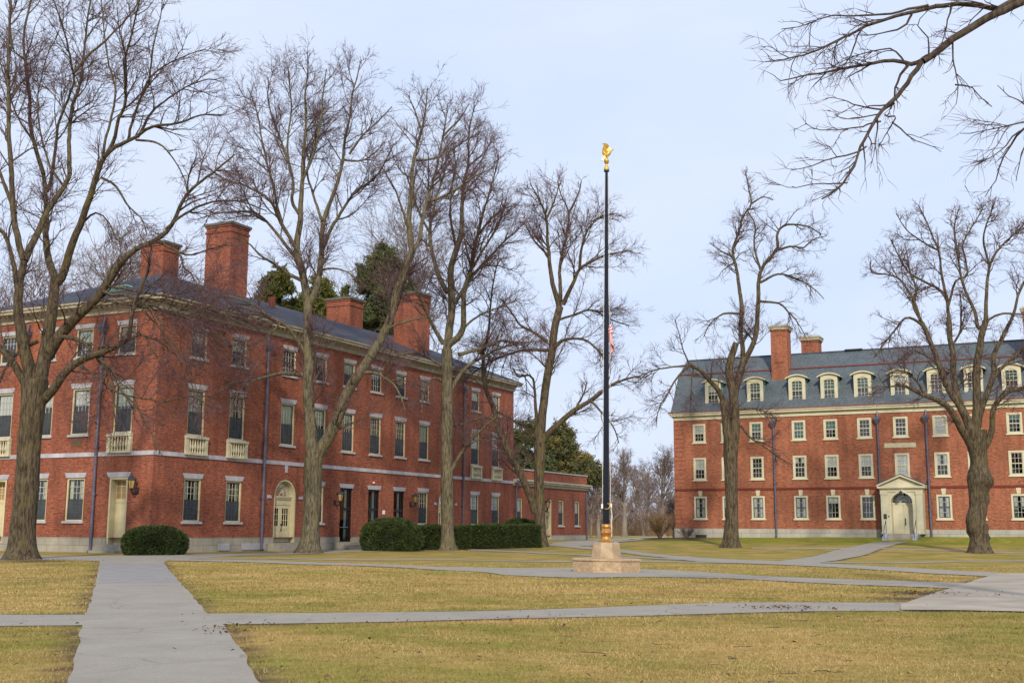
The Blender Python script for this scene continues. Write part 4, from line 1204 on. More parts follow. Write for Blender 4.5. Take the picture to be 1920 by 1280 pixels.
# windows
shC = {(0, 2): (2, .5, False), (0, 1): (2, .55, False), (0, 0): (2, .98, True), (1, 2): (3, .5, False), (2, 2): (3, .5, False), (2, 1): None, (3, 2): (3, .98, False), (4, 2): (3, .5, False),
       (5, 2): None, (6, 2): None, (7, 2): (2, .98, False), (3, 1): (2, .3, True), (4, 1): (2, .5, False), (5, 1): (2, .5, False), (6, 1): (2, .98, False), (7, 1): (2, .5, True), (9, 1): (4, .5, True),
       (9, 2): (3, .25, False), (2, 0): (2, .98, True), (3, 0): (2, .95, True), (4, 0): (2, .3, False), (5, 0): None, (7, 0): (2, .98, True), (9, 0): (2, .6, True)}
for i, u in enumerate(colsC):
    for r_, (zb, hh) in enumerate(rows):
        if i == 6 and r_ == 0: continue
        sh = shC.get((i, r_), (2, .5, False))
        me = window_meshes(CW, hh, .15, 'sash_green' if r_ == 0 else 'creamC', 3, 2, 'creamC', sh, None, (.09, .1, 'creamC'), False, False, 0.03)
        place_window(dorm, me, (u, 0, zb))
mb = MB(); u = 0
mb.prism([(u - .13, 4.43), (u + .13, 4.43), (u + .17, 4.72), (u + .19, 4.9), (u - .19, 4.9), (u - .17, 4.72)], lambda a, b, d: TC(a, d, b), -.02, .05)
key_me = mb.mesh('keystone', M['creamC'])
for i, u in enumerate(colsC):
    if i != 6: link('keystone', key_me, dorm, (u, 0, 0))
mb = MB(); mb.box(18.25, 20.75, -.03, .02, 8.28, 8.66); mb.build('stone_plaque', M['balus'], dorm)
for u in (9.05, 17.78, 21.62, 30.1): pipe_part(dorm, TC, u, 1.05 if u > 9.1 else .95, 10.35, True, .085, (3.1, 5.5))

# entrance
por = empty('portico', (19.6, 0, 0)); por.parent = dorm
D = 1.25
b = MB()
b.box(-1.62, -.84, -D, -.01, 1.26, 4.62); b.box(.84, 1.62, -D, -.01, 1.26, 4.62)      # solid wings
for k in range(18):                                                              # wall above the arch
    t0, t1 = math.pi * k / 18, math.pi * (k + 1) / 18
    xa, xb = -.84 * math.cos(t0), -.84 * math.cos(t1); za, zb = 3.72 + .84 * math.sin(t0), 3.72 + .84 * math.sin(t1)
    b.prism([(xa, za), (xb, zb), (xb, 4.62), (xa, 4.62)], lambda p, q, dd: (p, dd, q), -D, -.02)
b.box(-1.66, 1.66, -D - .06, 0, 4.62, 4.8); b.box(-1.72, 1.72, -D - .12, 0, 4.8, 4.92)
b.build('portico_wall', M['creamC'], por)
b = MB()
for x0 in (-1.62, 1.12):
    b = MB()
    b.box(x0, x0 + .5, -D - .09, -D - .001, 1.42, 4.4); b.box(x0 - .05, x0 + .55, -D - .14, -D - .002, 1.26, 1.42); b.box(x0 - .04, x0 + .54, -D - .13, -D - .002, 4.4, 4.62)
    b.box(x0 + .1, x0 + .4, -D - .1, -D - .09, 1.6, 4.25)
    b.build('pilaster', M['creamC'], por)
b = MB()
for k in range(18):
    t0, t1 = math.pi * k / 18, math.pi * (k + 1) / 18
    b.prism([(rr * math.cos(t), 3.72 + rr * math.sin(t)) for rr, t in ((.84, t0), (.98, t0), (.98, t1), (.84, t1))], lambda p, q, dd: (p, dd, q), -D - .04, -D + .02)
b.box(-.98, -.84, -D - .035, -D + .01, 1.3, 3.72); b.box(.84, .98, -D - .035, -D + .01, 1.3, 3.72); b.box(-1.04, -.8, -D - .06, -D + .01, 3.6, 3.72); b.box(.8, 1.04, -D - .06, -D + .01, 3.6, 3.72)
b.prism([(-.1, 4.5), (.1, 4.5), (.15, 4.8), (-.15, 4.8)], lambda p, q, dd: (p, dd, q), -D - .13, -D)
b.build('arch_trim', M['creamC'], por)
b = MB()
b.box(-1.85, 1.85, -D - .28, 0, 4.92, 5.06)
b.prism([(-1.75, 5.06), (1.75, 5.06), (0, 5.82)], lambda p, q, dd: (p, dd, q), -D - .02, 0)
for sg in (-1, 1):
    b.prism([(sg * 1.88, 5.06), (sg * 1.88, 5.18), (0, 6.02), (0, 5.86)], lambda p, q, dd: (p, dd, q), -D - .28, 0)
b.build('pediment', M['creamC'], por)
b = MB()
for sg in (-1, 1): b.prism([(sg * 1.92, 5.19), (sg * 1.92, 5.23), (0, 6.07), (0, 6.03)], lambda p, q, dd: (p, dd, q), -D - .32, 0)
b.build('pediment_roof', M['slateC'], por)
dd_ = empty('front_door', (0, -.4, 0)); dd_.parent = por
f = MB()
f.box(-.84, .84, -.04, .06, 3.62, 3.76); f.build('transom_bar', M['creamC'], dd_)
for sg in (-1, 1):
    f = MB(); x0, x1 = (-.83, -.008) if sg < 0 else (.008, .83)
    f.box(x0, x1, 0, .05, 1.28, 3.62)
    for za, zb in ((1.42, 2.0), (2.1, 2.7), (2.8, 3.12), (3.2, 3.52)):
        for q in (0, 1): xx = x0 + .1 + q * .34; f.box(xx, xx + .28, -.015, 0, za, zb)
    lf = f.build('door_leaf', M['creamC'], dd_)
    if sg > 0:
        h_ = MB(); h_.tube([(.1, -.07, 2.05), (.1, -.07, 2.4)], .02, 6); h_.box(.06, .14, -.03, 0, 1.95, 2.5); h_.build('handle', M['black'], lf)
f = MB()
for k in range(1, 10):
    t = math.pi * k / 10; f.tube([(.2 * math.cos(t), 0, 3.78 + .2 * math.sin(t)), (.83 * math.cos(t), 0, 3.72 + .83 * math.sin(t))], .017, 5)
for rr in (.2, .52): f.tube([(rr * math.cos(math.pi * k / 14), 0, 3.77 + rr * math.sin(math.pi * k / 14)) for k in range(15)], .018, 5)
f.build('fanlight', M['white'], dd_)
f = MB(); f.poly([(-.84, .03, 3.74)] + [(.84 * math.cos(math.pi - math.pi * k / 18), .03, 3.72 + .84 * math.sin(math.pi * k / 18)) for k in range(19)] + [(.84, .03, 3.74)]); f.build('pane', M['glass'], dd_)
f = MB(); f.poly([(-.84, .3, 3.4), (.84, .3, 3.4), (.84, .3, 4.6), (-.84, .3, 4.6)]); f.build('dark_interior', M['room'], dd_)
f = MB(); f.box(-1.45, -1.19, -D - .12, -D - .095, 2.45, 2.85); f.build('door_sign', M['sash'], por)
f = MB(); f.lathe([(0, 0), (.06, .0), (.06, .03), (0, .03)], 0, 0, 10); f.xform(lambda x, y, z: (-1.08 + x, -D - .02 - z, 2.66 + y)); f.build('door_bell', M['black'], por)
f = MB(); f.tube([(0, -D - .2, 4.8), (0, -D - .2, 4.7)], .015, 5); f.lathe([(.03, 4.7), (.12, 4.62), (.1, 4.36), (.03, 4.32), (0, 4.32)], 0, -D - .2, 8); f.build('porch_light', M['iron'], por)
b = MB(); n = 4
for k in range(n):
    b.box(-1.02, .98, -(D + 1.0 + .42 * k) if k else -(D + 1.0), -.0 if k == 0 else -(D + 1.0 + .42 * (k - 1)), 0, 1.26 - .165 * k)
b.box(-1.3, 1.3, -D - .9, -.09, .3, 1.255)
b.build('front_step', M['step'], por)
for sg in (-1, 1):
    x0 = -1.32 if sg < 0 else .99; b = MB()
    b.box(x0, x0 + .33, -D - 2.15, -D - .9, .2, .95); b.prism([(-D - 2.16, .95), (-D - .9, .95), (-D - .9, 1.36)], lambda p, q, dd: (x0 + dd, p, q), 0.0, .33)
    b.build('cheek_wall', M['step_blue'], por)
for sg in (-1, 1):
    b = MB(); xx = -1.15 if sg < 0 else 1.15
    b.tube([(xx, -D - 2.1, .9), (xx, -D - 2.1, 1.55), (xx, -D - 1.0, 2.32), (xx, -D - .75, 2.34)], .025, 6); b.tube([(xx, -D - 1.0, 1.2), (xx, -D - 1.0, 2.32)], .022, 6)
    b.build('handrail', M['iron'], por)

# ================================================================== bare trees
def nrm(v): return v / (np.linalg.norm(v, axis=-1, keepdims=True) + 1e-9)
def tubes(P, Rr, S, rng, twist=True):
    """P (M,K,3), Rr (M,K) -> verts, quads"""
    Mn, K, _ = P.shape
    T = np.empty_like(P); T[:, 1:-1] = P[:, 2:] - P[:, :-2]; T[:, 0] = P[:, 1] - P[:, 0]; T[:, -1] = P[:, -1] - P[:, -2]
    T = nrm(T)
    mean = nrm(P[:, -1] - P[:, 0])
    ref = rng.normal(size=(Mn, 3)); ref = nrm(ref - (ref * mean).sum(-1, keepdims=True) * mean)
    E1 = nrm(np.cross(T, ref[:, None, :])); E2 = np.cross(T, E1)
    a = 2 * np.pi * np.arange(S) / S
    V = P[:, :, None, :] + Rr[:, :, None, None] * (E1[:, :, None, :] * np.cos(a)[None, None, :, None] + E2[:, :, None, :] * np.sin(a)[None, None, :, None])
    idx = np.arange(Mn * K * S).reshape(Mn, K, S)
    A_ = idx[:, :-1, :]; B_ = np.roll(A_, -1, axis=2); D_ = idx[:, 1:, :]; C_ = np.roll(D_, -1, axis=2)
    return V.reshape(-1, 3), np.stack([A_, B_, C_, D_], -1).reshape(-1, 4)

def grow(P, Rr, n, t0, t1, ang, ln, K, rng, up=0.0, wig=0.12, rtip=0.003, rfrac=0.6, rmax=0.2, wts=None, lentaper=0.45, flat=0.0):
    """children of the branches P: n in all"""
    Mn, Kp, _ = P.shape
    seg = np.linalg.norm(P[:, 1:] - P[:, :-1], axis=-1).sum(1)
    pw = seg if wts is None else seg * wts
    par = rng.choice(Mn, size=n, p=pw / pw.sum())
    t = t0 + (t1 - t0) * rng.random(n) ** 0.85
    f = t * (Kp - 1); i = np.minimum(f.astype(int), Kp - 2); fr = (f - i)[:, None]
    p0 = P[par, i] * (1 - fr) + P[par, i + 1] * fr
    r0 = Rr[par, i] * (1 - fr[:, 0]) + Rr[par, i + 1] * fr[:, 0]
    T = nrm(P[par, i + 1] - P[par, i])
    q = rng.normal(size=(n, 3)); q[:, 2] += flat
    q = nrm(q - (q * T).sum(-1, keepdims=True) * T)
    a = ang[0] + (ang[1] - ang[0]) * rng.random(n)
    d = nrm(T * np.cos(a)[:, None] + q * np.sin(a)[:, None])
    Ln = ln[0] + (ln[1] - ln[0]) * rng.random(n)
    Ln = Ln * (1 - lentaper * t) * np.clip(seg[par] / (ln[1] * 1.2), 0.45, 1.0)
    rad = np.clip(r0 * rfrac * (0.7 + 0.5 * rng.random(n)), rtip * 1.2, rmax)
    rad = np.minimum(rad, rtip * 1.2 + Ln * 0.016)
    out = np.empty((n, K, 3)); out[:, 0] = p0
    st = (Ln / (K - 1))[:, None]
    for k in range(1, K):
        d = d + rng.normal(size=(n, 3)) * wig
        d[:, 2] += up
        d = nrm(d)
        out[:, k] = out[:, k - 1] + d * st
    s = np.linspace(0, 1, K)[None, :]
    RR = rad[:, None] * (1 - s) ** 0.8 + rtip * (1 - 0.4 * s)
    return out, RR

def catmull(P, step):
    P = np.asarray(P, float)
    if len(P) < 3: Q = np.stack([P[0], (P[0] + P[-1]) / 2, P[-1]])
    else: Q = P
    E_ = np.concatenate([[2 * Q[0] - Q[1]], Q, [2 * Q[-1] - Q[-2]]])
    res = []
    for k in range(1, len(E_) - 2):
        n = max(2, int(np.linalg.norm(E_[k + 1][:3] - E_[k][:3]) / step))
        t = np.linspace(0, 1, n, endpoint=False)[:, None]
        a, b, c, d = E_[k - 1], E_[k], E_[k + 1], E_[k + 2]
        res.append(0.5 * ((2 * b) + (-a + c) * t + (2 * a - 5 * b + 4 * c - d) * t ** 2 + (-a + 3 * b - 3 * c + d) * t ** 3))
    res.append(Q[-1:])
    return np.concatenate(res)
def resample3(C, n):
    d = np.concatenate([[0], np.cumsum(np.linalg.norm(C[1:, :3] - C[:-1, :3], axis=1))])
    t = np.linspace(0, d[-1], n)
    return np.stack([np.interp(t, d, C[:, k]) for k in range(C.shape[1])], 1)

def px_tree(name, label, group, Y0, limbs, seed, barkm, base_px=None, drift=0.45, l1=1.0, l2=1.0, l3=1.0, l4=1.0, len1=(1.8, 5.6), up=0.03, burls=4, flare=1.5, twig=None,
            kind_cat='tree', wig=0.13, tscale=1.0):
    """limbs: list of (w0, w1, [(px,py),...], drift override or None); the first is the trunk"""
    rng = np.random.default_rng(seed)
    chains = []           # arrays (n,4): xyz, r
    allpx, allY = [], []
    for li, spec in enumerate(limbs):
        w0, w1, pts = spec[:3]
        if li == 0: ys = Y0
        else:
            pa = np.array(allpx); k = int(np.argmin(((pa - np.array(pts[0])) ** 2).sum(1))); ys = allY[k]
        dr = spec[3] if len(spec) > 3 else rng.uniform(0.25, 1) * rng.choice([-1, 1]) * drift
        pp = resamp(np.array(pts, float), max(3, len(pts)))
        pp = np.array(pts, float)
        d = np.concatenate([[0], np.cumsum(np.hypot(*(pp[1:] - pp[:-1]).T))])
        ws = w0 + (w1 - w0) * (d / d[-1]) ** 0.85
        if len(spec) > 4: ws = np.array(spec[4], float)
        C4 = []
        for (x, y), w_, dd in zip(pp, ws, d):
            Yp = ys + dr * dd * Y0 / F
            C4.append(np.concatenate([at(x, y, Yp), [w_ * Yp / F / 2]]))
        if li == 0:
            gz = terrain(C4[0][0], C4[0][1]) - 0.25; C4[0][2] = min(C4[0][2], gz)
        C = catmull(np.array(C4), 0.22 if li == 0 else 0.3)
        n = len(C)
        if li:
            jit = np.cumsum(rng.normal(size=(n, 3)) * 0.016, 0); jit -= np.linspace(0, 1, n)[:, None] * jit[-1] ; C[:, :3] += jit
        chains.append(C)
        for c_ in C[::2]:
            v = c_[:3] - CAM; allpx.append((960 + F * (v @ r2) / (v @ fwv), 640 - F * (v @ u2) / (v @ fwv))); allY.append(c_[1])
    root = empty(name, (0, 0, 0)); tag(root, label, kind_cat, group)
    # trunk mesh, with lobes, flare and burls
    Vs, Qs, off = [], [], 0
    for li, C in enumerate(chains):
        S = 20 if li == 0 else (10 if C[0, 3] > .08 else 6)
        P = C[None, :, :3]; Rr = np.maximum(C[None, :, 3], 0.004)
        if li == 0:
            h = C[:, 2] - terrain(C[0, 0], C[0, 1])
            Rr = Rr * (1 + (flare - 1) * np.exp(-np.clip(h, 0, 9) / 0.35))[None]
        V, Q = tubes(P, Rr, S, rng)
        if li == 0:
            ang = np.tile(np.arange(S) * 2 * np.pi / S, len(C)); hh = np.repeat(h, S)
            ctr = np.repeat(C[:, :3], S, 0)
            lob = 1 + (0.10 * np.sin(ang * 5 + seed) + 0.07 * np.sin(ang * 3 + 2 * seed)) * np.exp(-np.clip(hh, 0, 9) / 0.5) + 0.03 * np.sin(ang * 4 + hh * 1.3) + 0.02 * np.sin(ang * 7 - hh * 2.1)
            for b_ in range(burls):
                hb, ab = rng.uniform(.4, h.max() * .8), rng.uniform(0, 6.28)
                da = np.angle(np.exp(1j * (ang - ab)))
                lob += (rng.uniform(.2, .42) if burls > 6 else rng.uniform(.06, .16)) * np.exp(-(da / .42) ** 2 - ((hh - hb) / .22) ** 2)
            V = ctr + (V - ctr) * lob[:, None]
        Vs.append(V); Qs.append(Q + off); off += len(V)
    link('trunk', np_mesh('trunk', np.concatenate(Vs), np.concatenate(Qs), M[barkm]), root)
    # crown
    K0 = 20
    idx = [i for i, c in enumerate(chains) if i > 0]
    LP = np.stack([resample3(chains[i], K0) for i in idx]); LR = np.maximum(LP[..., 3], .006); LP = LP[..., :3]
    tot = np.linalg.norm(LP[:, 1:] - LP[:, :-1], axis=-1).sum()
    VV, QQ, off = [], [], 0
    def add(P, Rr, S):
        nonlocal off
        V, Q = tubes(P, Rr, S, rng); VV.append(V); QQ.append(Q + off); off += len(V)
    n1 = int(tot * 1.75 * l1)
    P1, R1_ = grow(LP, LR, n1, .22, 1.0, (.45, 1.0), len1, 11, rng, up, wig * .9, .0055 * tscale, .5, min(.055, .0008 * Y0), lentaper=.68)
    add(P1, R1_, 4)
    s1 = np.linalg.norm(P1[:, 1:] - P1[:, :-1], axis=-1).sum()
    n2 = int(s1 * 3.0 * l2)
    P2, R2_ = grow(P1, R1_, n2, .12, 1.0, (.4, .95), (len1[0] * .45, len1[1] * .42), 6, rng, up * .8, wig * 1.1, .0045 * tscale, .6, min(.018, .0004 * Y0), lentaper=.3)
    add(P2, R2_, 3)
    s2 = np.linalg.norm(P2[:, 1:] - P2[:, :-1], axis=-1).sum()
    n3 = int(s2 * 4.6 * l3)
    P3, R3_ = grow(P2, R2_, n3, .1, 1.0, (.4, .9), (.35, 1.05), 4, rng, up * .6, wig * 1.1, .0038 * tscale, .7, .009, lentaper=.2)
    add(P3, R3_, 3)
    s3 = np.linalg.norm(P3[:, 1:] - P3[:, :-1], axis=-1).sum()
    n4 = int(s3 * 3.0 * l4)
    if n4:
        P4, R4_ = grow(P3, R3_, n4, .1, 1.0, (.4, .95), (.18, .5), 3, rng, up * .6, wig, .003 * tscale, .8, .006, lentaper=.2)
        add(P4, R4_, 3)
    me = np_mesh('crown', np.concatenate(VV), np.concatenate(QQ), M[twig or 'twig'])
    nthick = len(VV[0])
    me.materials.append(M['limbs'])
    mi = np.zeros(len(me.polygons), np.int32); mi[:len(QQ[0])] = 1
    me.polygons.foreach_set('material_index', mi)
    link('crown', me, root)
    print(name, n1, n2, n3, n4, len(me.polygons))
    return root

def base_Y(px, py): return float(gpt(px, py)[1])
GR = 'bare old trees on the campus lawn'

px_tree('bare_tree', 'huge bare tree with many spreading stems at the left edge before the hall', GR, base_Y(42, 1048), [
    (46, 46, [(40, 1050), (42, 1000), (47, 950), (52, 880), (57, 815), (62, 760), (66, 712)], 0, [50, 47, 44, 41, 42, 45, 48]),
    (27, 13, [(62, 730), (52, 680), (42, 630), (36, 585), (36, 545), (41, 515), (45, 488)], -.15),
    (13, 4, [(45, 488), (37, 465), (26, 401), (22, 326), (15, 244), (15, 157), (19, 60), (22, -40)]),
    (15, 9, [(45, 488), (60, 455), (75, 424), (88, 394), (105, 370), (120, 349), (131, 326)]),
    (9, 3, [(131, 326), (129, 281), (133, 210), (150, 160), (158, 80), (170, 0)]),
    (30, 17, [(70, 735), (84, 665), (93, 600), (100, 553), (103, 520)], .1),
    (15, 7, [(103, 523), (93, 490), (85, 447), (86, 400), (84, 350), (81, 326)]),
    (9, 3, [(81, 326), (60, 262), (54, 225), (56, 187), (49, 131), (45, 75), (60, 0), (66, -50)]),
    (7, 2.5, [(88, 360), (101, 292), (112, 225), (131, 176), (137, 139), (120, 60), (100, 0)]),
    (6, 2, [(137, 139), (165, 105), (195, 81), (240, 30), (265, -5)]),
    (17, 10, [(103, 530), (115, 520), (130, 477), (143, 440), (150, 424), (169, 375), (184, 322), (195, 296)]),
    (8, 2.5, [(198, 290), (214, 255), (221, 221), (234, 187), (236, 112), (259, 22), (268, -30)]),
    (6, 2, [(193, 300), (197, 262), (210, 210), (216, 169), (202, 112), (195, 49), (190, 0)]),
    (9, 2, [(197, 294), (217, 277), (255, 259), (285, 240), (337, 232), (375, 216), (424, 214)]),
    (6, 2, [(240, 265), (247, 229), (277, 157), (311, 124), (360, 101), (385, 92)]),
    (6, 2, [(258, 258), (280, 215), (300, 195), (345, 165), (390, 148), (416, 154)]),
    (5, 2, [(277, 160), (281, 131), (289, 75), (307, 8)]),
    (5, 1.5, [(255, 262), (300, 270), (326, 300), (345, 334), (352, 362)], -.3),
    (6, 2, [(191, 334), (217, 349), (240, 390), (262, 409), (275, 440)]),
    (25, 13, [(88, 668), (103, 645), (120, 622), (150, 590), (180, 562), (200, 533), (214, 510), (227, 490)], -.3),
    (12, 3, [(227, 490), (253, 467), (290, 450), (320, 423), (349, 364), (405, 319), (440, 290)], -.2),
    (6, 2, [(310, 430), (345, 400), (395, 380), (450, 378), (500, 395)], -.2),
    (6, 2, [(290, 450), (333, 473), (345, 500), (360, 513), (385, 560)], -.4),
    (5, 2, [(300, 452), (350, 477), (393, 467), (430, 455)], -.2),
    (8, 2, [(195, 545), (213, 553), (240, 553), (273, 570), (297, 597), (310, 640)], -.5),
    (19, 10, [(80, 752), (97, 735), (117, 705), (140, 683), (173, 667), (200, 657), (230, 643)], -.35),
    (10, 3, [(230, 643), (243, 627), (247, 597), (253, 567), (268, 530), (277, 505), (284, 460)], -.3),
    (6, 2, [(238, 638), (267, 627), (280, 643), (300, 680)], -.5),
    (9, 2.5, [(112, 628), (130, 632), (147, 636), (167, 650), (187, 670), (207, 690), (232, 735), (255, 770)], -.4),
    (6, 1.8, [(150, 685), (177, 700), (200, 718), (222, 733), (260, 745), (300, 754), (330, 775)], -.4),
    (5, 1.5, [(260, 560), (300, 565), (350, 585), (400, 600), (450, 610)], -.3),
    (16, 8, [(52, 725), (33, 692), (13, 665), (0, 650), (-30, 630), (-70, 600), (-110, 540)], -.2),
    (8, 3, [(72, 640), (50, 650), (30, 665), (10, 690), (-10, 740)], -.3),
    (10, 4, [(36, 560), (15, 455), (0, 430), (-40, 380), (-80, 300)], .2),
    (8, 3, [(28, 400), (5, 340), (-20, 270), (-40, 160)], .2),
    (5, 1.5, [(60, 262), (30, 210), (5, 130), (-10, 60)]),
    (5, 1.5, [(150, 424), (180, 400), (205, 420), (220, 450), (235, 440)]),
    (5, 1.5, [(120, 349), (90, 300), (70, 200), (85, 120), (110, 60)]),
    (6, 1.5, [(200, 535), (260, 545), (330, 560), (400, 585), (470, 612)], -.3),
    (5, 1.5, [(235, 553), (300, 580), (360, 600), (430, 640), (480, 690)], -.3),
    (5, 1.5, [(240, 555), (290, 600), (330, 650), (360, 700), (375, 760)], -.4),
    (4, 1.5, [(246, 620), (310, 645), (350, 690), (370, 750)], -.4),
    (5, 1.5, [(180, 562), (250, 575), (320, 590), (390, 625), (450, 680)], -.2),
    (4, 1.5, [(187, 672), (205, 720), (215, 780), (212, 830)], -.3),
    (4, 1.5, [(230, 735), (265, 770), (290, 820), (300, 850)], -.4),
    (4, 1.5, [(300, 754), (350, 745), (400, 740), (440, 715)], -.3),
], 101, 'barkA', l1=1.0, l2=.95, l3=.9, l4=.7, flare=1.45)

px_tree('bare_tree', 'fan crowned bare tree forking low before the arched door of the hall', GR, base_Y(577, 1036), [
    (34, 36, [(578, 1037), (581, 1005), (583, 977), (586, 930), (587, 890), (588, 858)], 0, [38, 34, 31, 32, 33, 36]),
    (26, 18, [(586, 865), (583, 833), (580, 787), (578, 719), (580, 672), (577, 618)], .1),
    (18, 11, [(577, 618), (576, 557), (566, 502), (559, 468), (563, 417)], .1),
    (11, 2, [(563, 417), (566, 354), (570, 291), (574, 228), (572, 164), (578, 114)], 0),
    (9, 2, [(563, 475), (549, 455), (528, 417), (506, 375), (464, 350), (422, 337), (385, 310)]),
    (6, 2, [(528, 417), (519, 392), (511, 350), (502, 316), (490, 257), (481, 207), (464, 165)]),
    (7, 2, [(561, 400), (547, 375), (549, 333), (528, 261), (506, 198), (502, 145)]),
    (6, 2, [(566, 340), (585, 300), (600, 240), (605, 180), (612, 130)]),
    (5, 2, [(545, 325), (540, 270), (545, 200), (540, 130)]),
    (8, 2, [(562, 492), (540, 465), (519, 438), (485, 402), (456, 396), (400, 402), (370, 412)], -.2),
    (8, 2, [(567, 527), (540, 514), (511, 493), (485, 476), (469, 460), (440, 445)], -.3),
    (14, 9, [(577, 570), (591, 544), (599, 502), (603, 460), (606, 417)], .2),
    (6, 2, [(606, 420), (595, 388), (587, 358), (576, 316), (590, 270), (600, 230)]),
    (9, 2, [(606, 415), (616, 384), (633, 341), (644, 299), (648, 266), (658, 219), (663, 173), (677, 112)]),
    (8, 2, [(603, 468), (616, 438), (633, 409), (654, 375), (675, 354), (709, 325), (738, 270)]),
    (5, 2, [(655, 290), (684, 249), (717, 219), (735, 200)]),
    (5, 1.5, [(600, 508), (625, 504), (650, 510), (680, 530)]),
    (5, 1.5, [(644, 300), (680, 300), (710, 280), (725, 260)]),
    (25, 18, [(590, 862), (604, 838), (618, 818), (634, 780), (652, 735), (673, 701), (695, 668)], -.15),
    (18, 13, [(695, 668), (716, 629), (731, 595), (745, 543), (762, 503), (772, 472)], -.1),
    (12, 2, [(772, 472), (766, 417), (772, 354), (774, 316), (785, 261), (795, 219), (802, 165)], 0),
    (9, 2, [(772, 472), (785, 451), (795, 396), (802, 371), (819, 316), (829, 257), (840, 194)]),
    (7, 2, [(800, 378), (827, 371), (852, 358), (886, 333), (924, 316)]),
    (5, 2, [(780, 300), (802, 299), (836, 287), (869, 266), (899, 249)]),
    (6, 2, [(768, 434), (751, 384), (738, 350), (717, 316)]),
    (5, 1.5, [(789, 240), (775, 200), (765, 180)]),
    (5, 1.5, [(829, 257), (860, 225), (880, 195)]),
    (8, 2, [(673, 701), (690, 698), (705, 699), (723, 708), (745, 729), (760, 770)], -.5),
    (6, 2, [(720, 620), (740, 612), (775, 600), (820, 590)], -.3),
    (9, 2, [(568, 702), (545, 699), (526, 699), (490, 708), (461, 724), (447, 740), (430, 775)], -.5),
    (9, 3, [(572, 665), (555, 636), (537, 611), (510, 598), (480, 585), (440, 575), (400, 580)], -.4),
    (5, 1.5, [(480, 585), (450, 600), (420, 625), (400, 650)], -.4),
    (5, 1.5, [(510, 598), (470, 570), (430, 555), (380, 545), (340, 550)], -.3),
    (4, 1.5, [(500, 590), (470, 600), (430, 600), (390, 595)], -.3),
    (4, 1.5, [(526, 605), (500, 630), (470, 650), (440, 690)], -.4),
], 202, 'barkB', l1=1.25, l2=1.15, l3=1.0, l4=.8, flare=1.55, up=.045)

px_tree('bare_tree', 'slim straight bare tree rising out of the clipped hedge before the hall', GR, base_Y(840, 1031) - 1.0, [
    (23, 20, [(839, 1031), (839, 990), (838, 923), (838, 816), (839, 744), (838, 700), (838, 655)], 0, [27, 24, 23, 22, 22, 20, 20]),
    (17, 11, [(838, 658), (845, 595), (845, 541), (845, 498), (865, 440)], .1),
    (10, 2, [(865, 440), (869, 353), (877, 304), (879, 250), (890, 200)], 0),
    (13, 2, [(839, 650), (865, 619), (867, 551), (882, 498), (894, 440), (913, 377), (928, 328), (935, 290)]),
    (9, 2, [(832, 645), (811, 609), (792, 571), (775, 540), (740, 520)]),
    (10, 2, [(840, 548), (826, 522), (811, 474), (807, 425), (816, 377), (831, 328), (838, 280)]),
    (7, 2, [(850, 571), (889, 512), (932, 464), (971, 430), (990, 410)]),
    (6, 2, [(875, 520), (905, 470), (935, 420), (950, 370)]),
    (6, 2, [(855, 460), (845, 400), (850, 340), (860, 290)]),
    (5, 2, [(808, 440), (785, 400), (775, 360), (780, 320)]),
    (8, 2, [(860, 665), (903, 653), (942, 638), (980, 642), (1015, 638)]),
    (9, 3, [(844, 886), (863, 851), (885, 823), (910, 798), (932, 780)], -.3),
    (9, 2, [(845, 731), (867, 697), (903, 672), (939, 654), (975, 643)]),
    (6, 2, [(830, 715), (812, 708), (795, 735), (790, 775)], -.5),
    (6, 2, [(836, 690), (800, 668), (770, 660), (740, 668), (715, 690)], -.4),
    (5, 2, [(865, 619), (900, 590), (940, 575), (975, 560)]),
    (5, 1.5, [(895, 440), (930, 400), (960, 385)]),
], 303, 'barkB', l1=1.55, l2=1.2, l3=1.0, l4=.8, up=.04, flare=1.4)

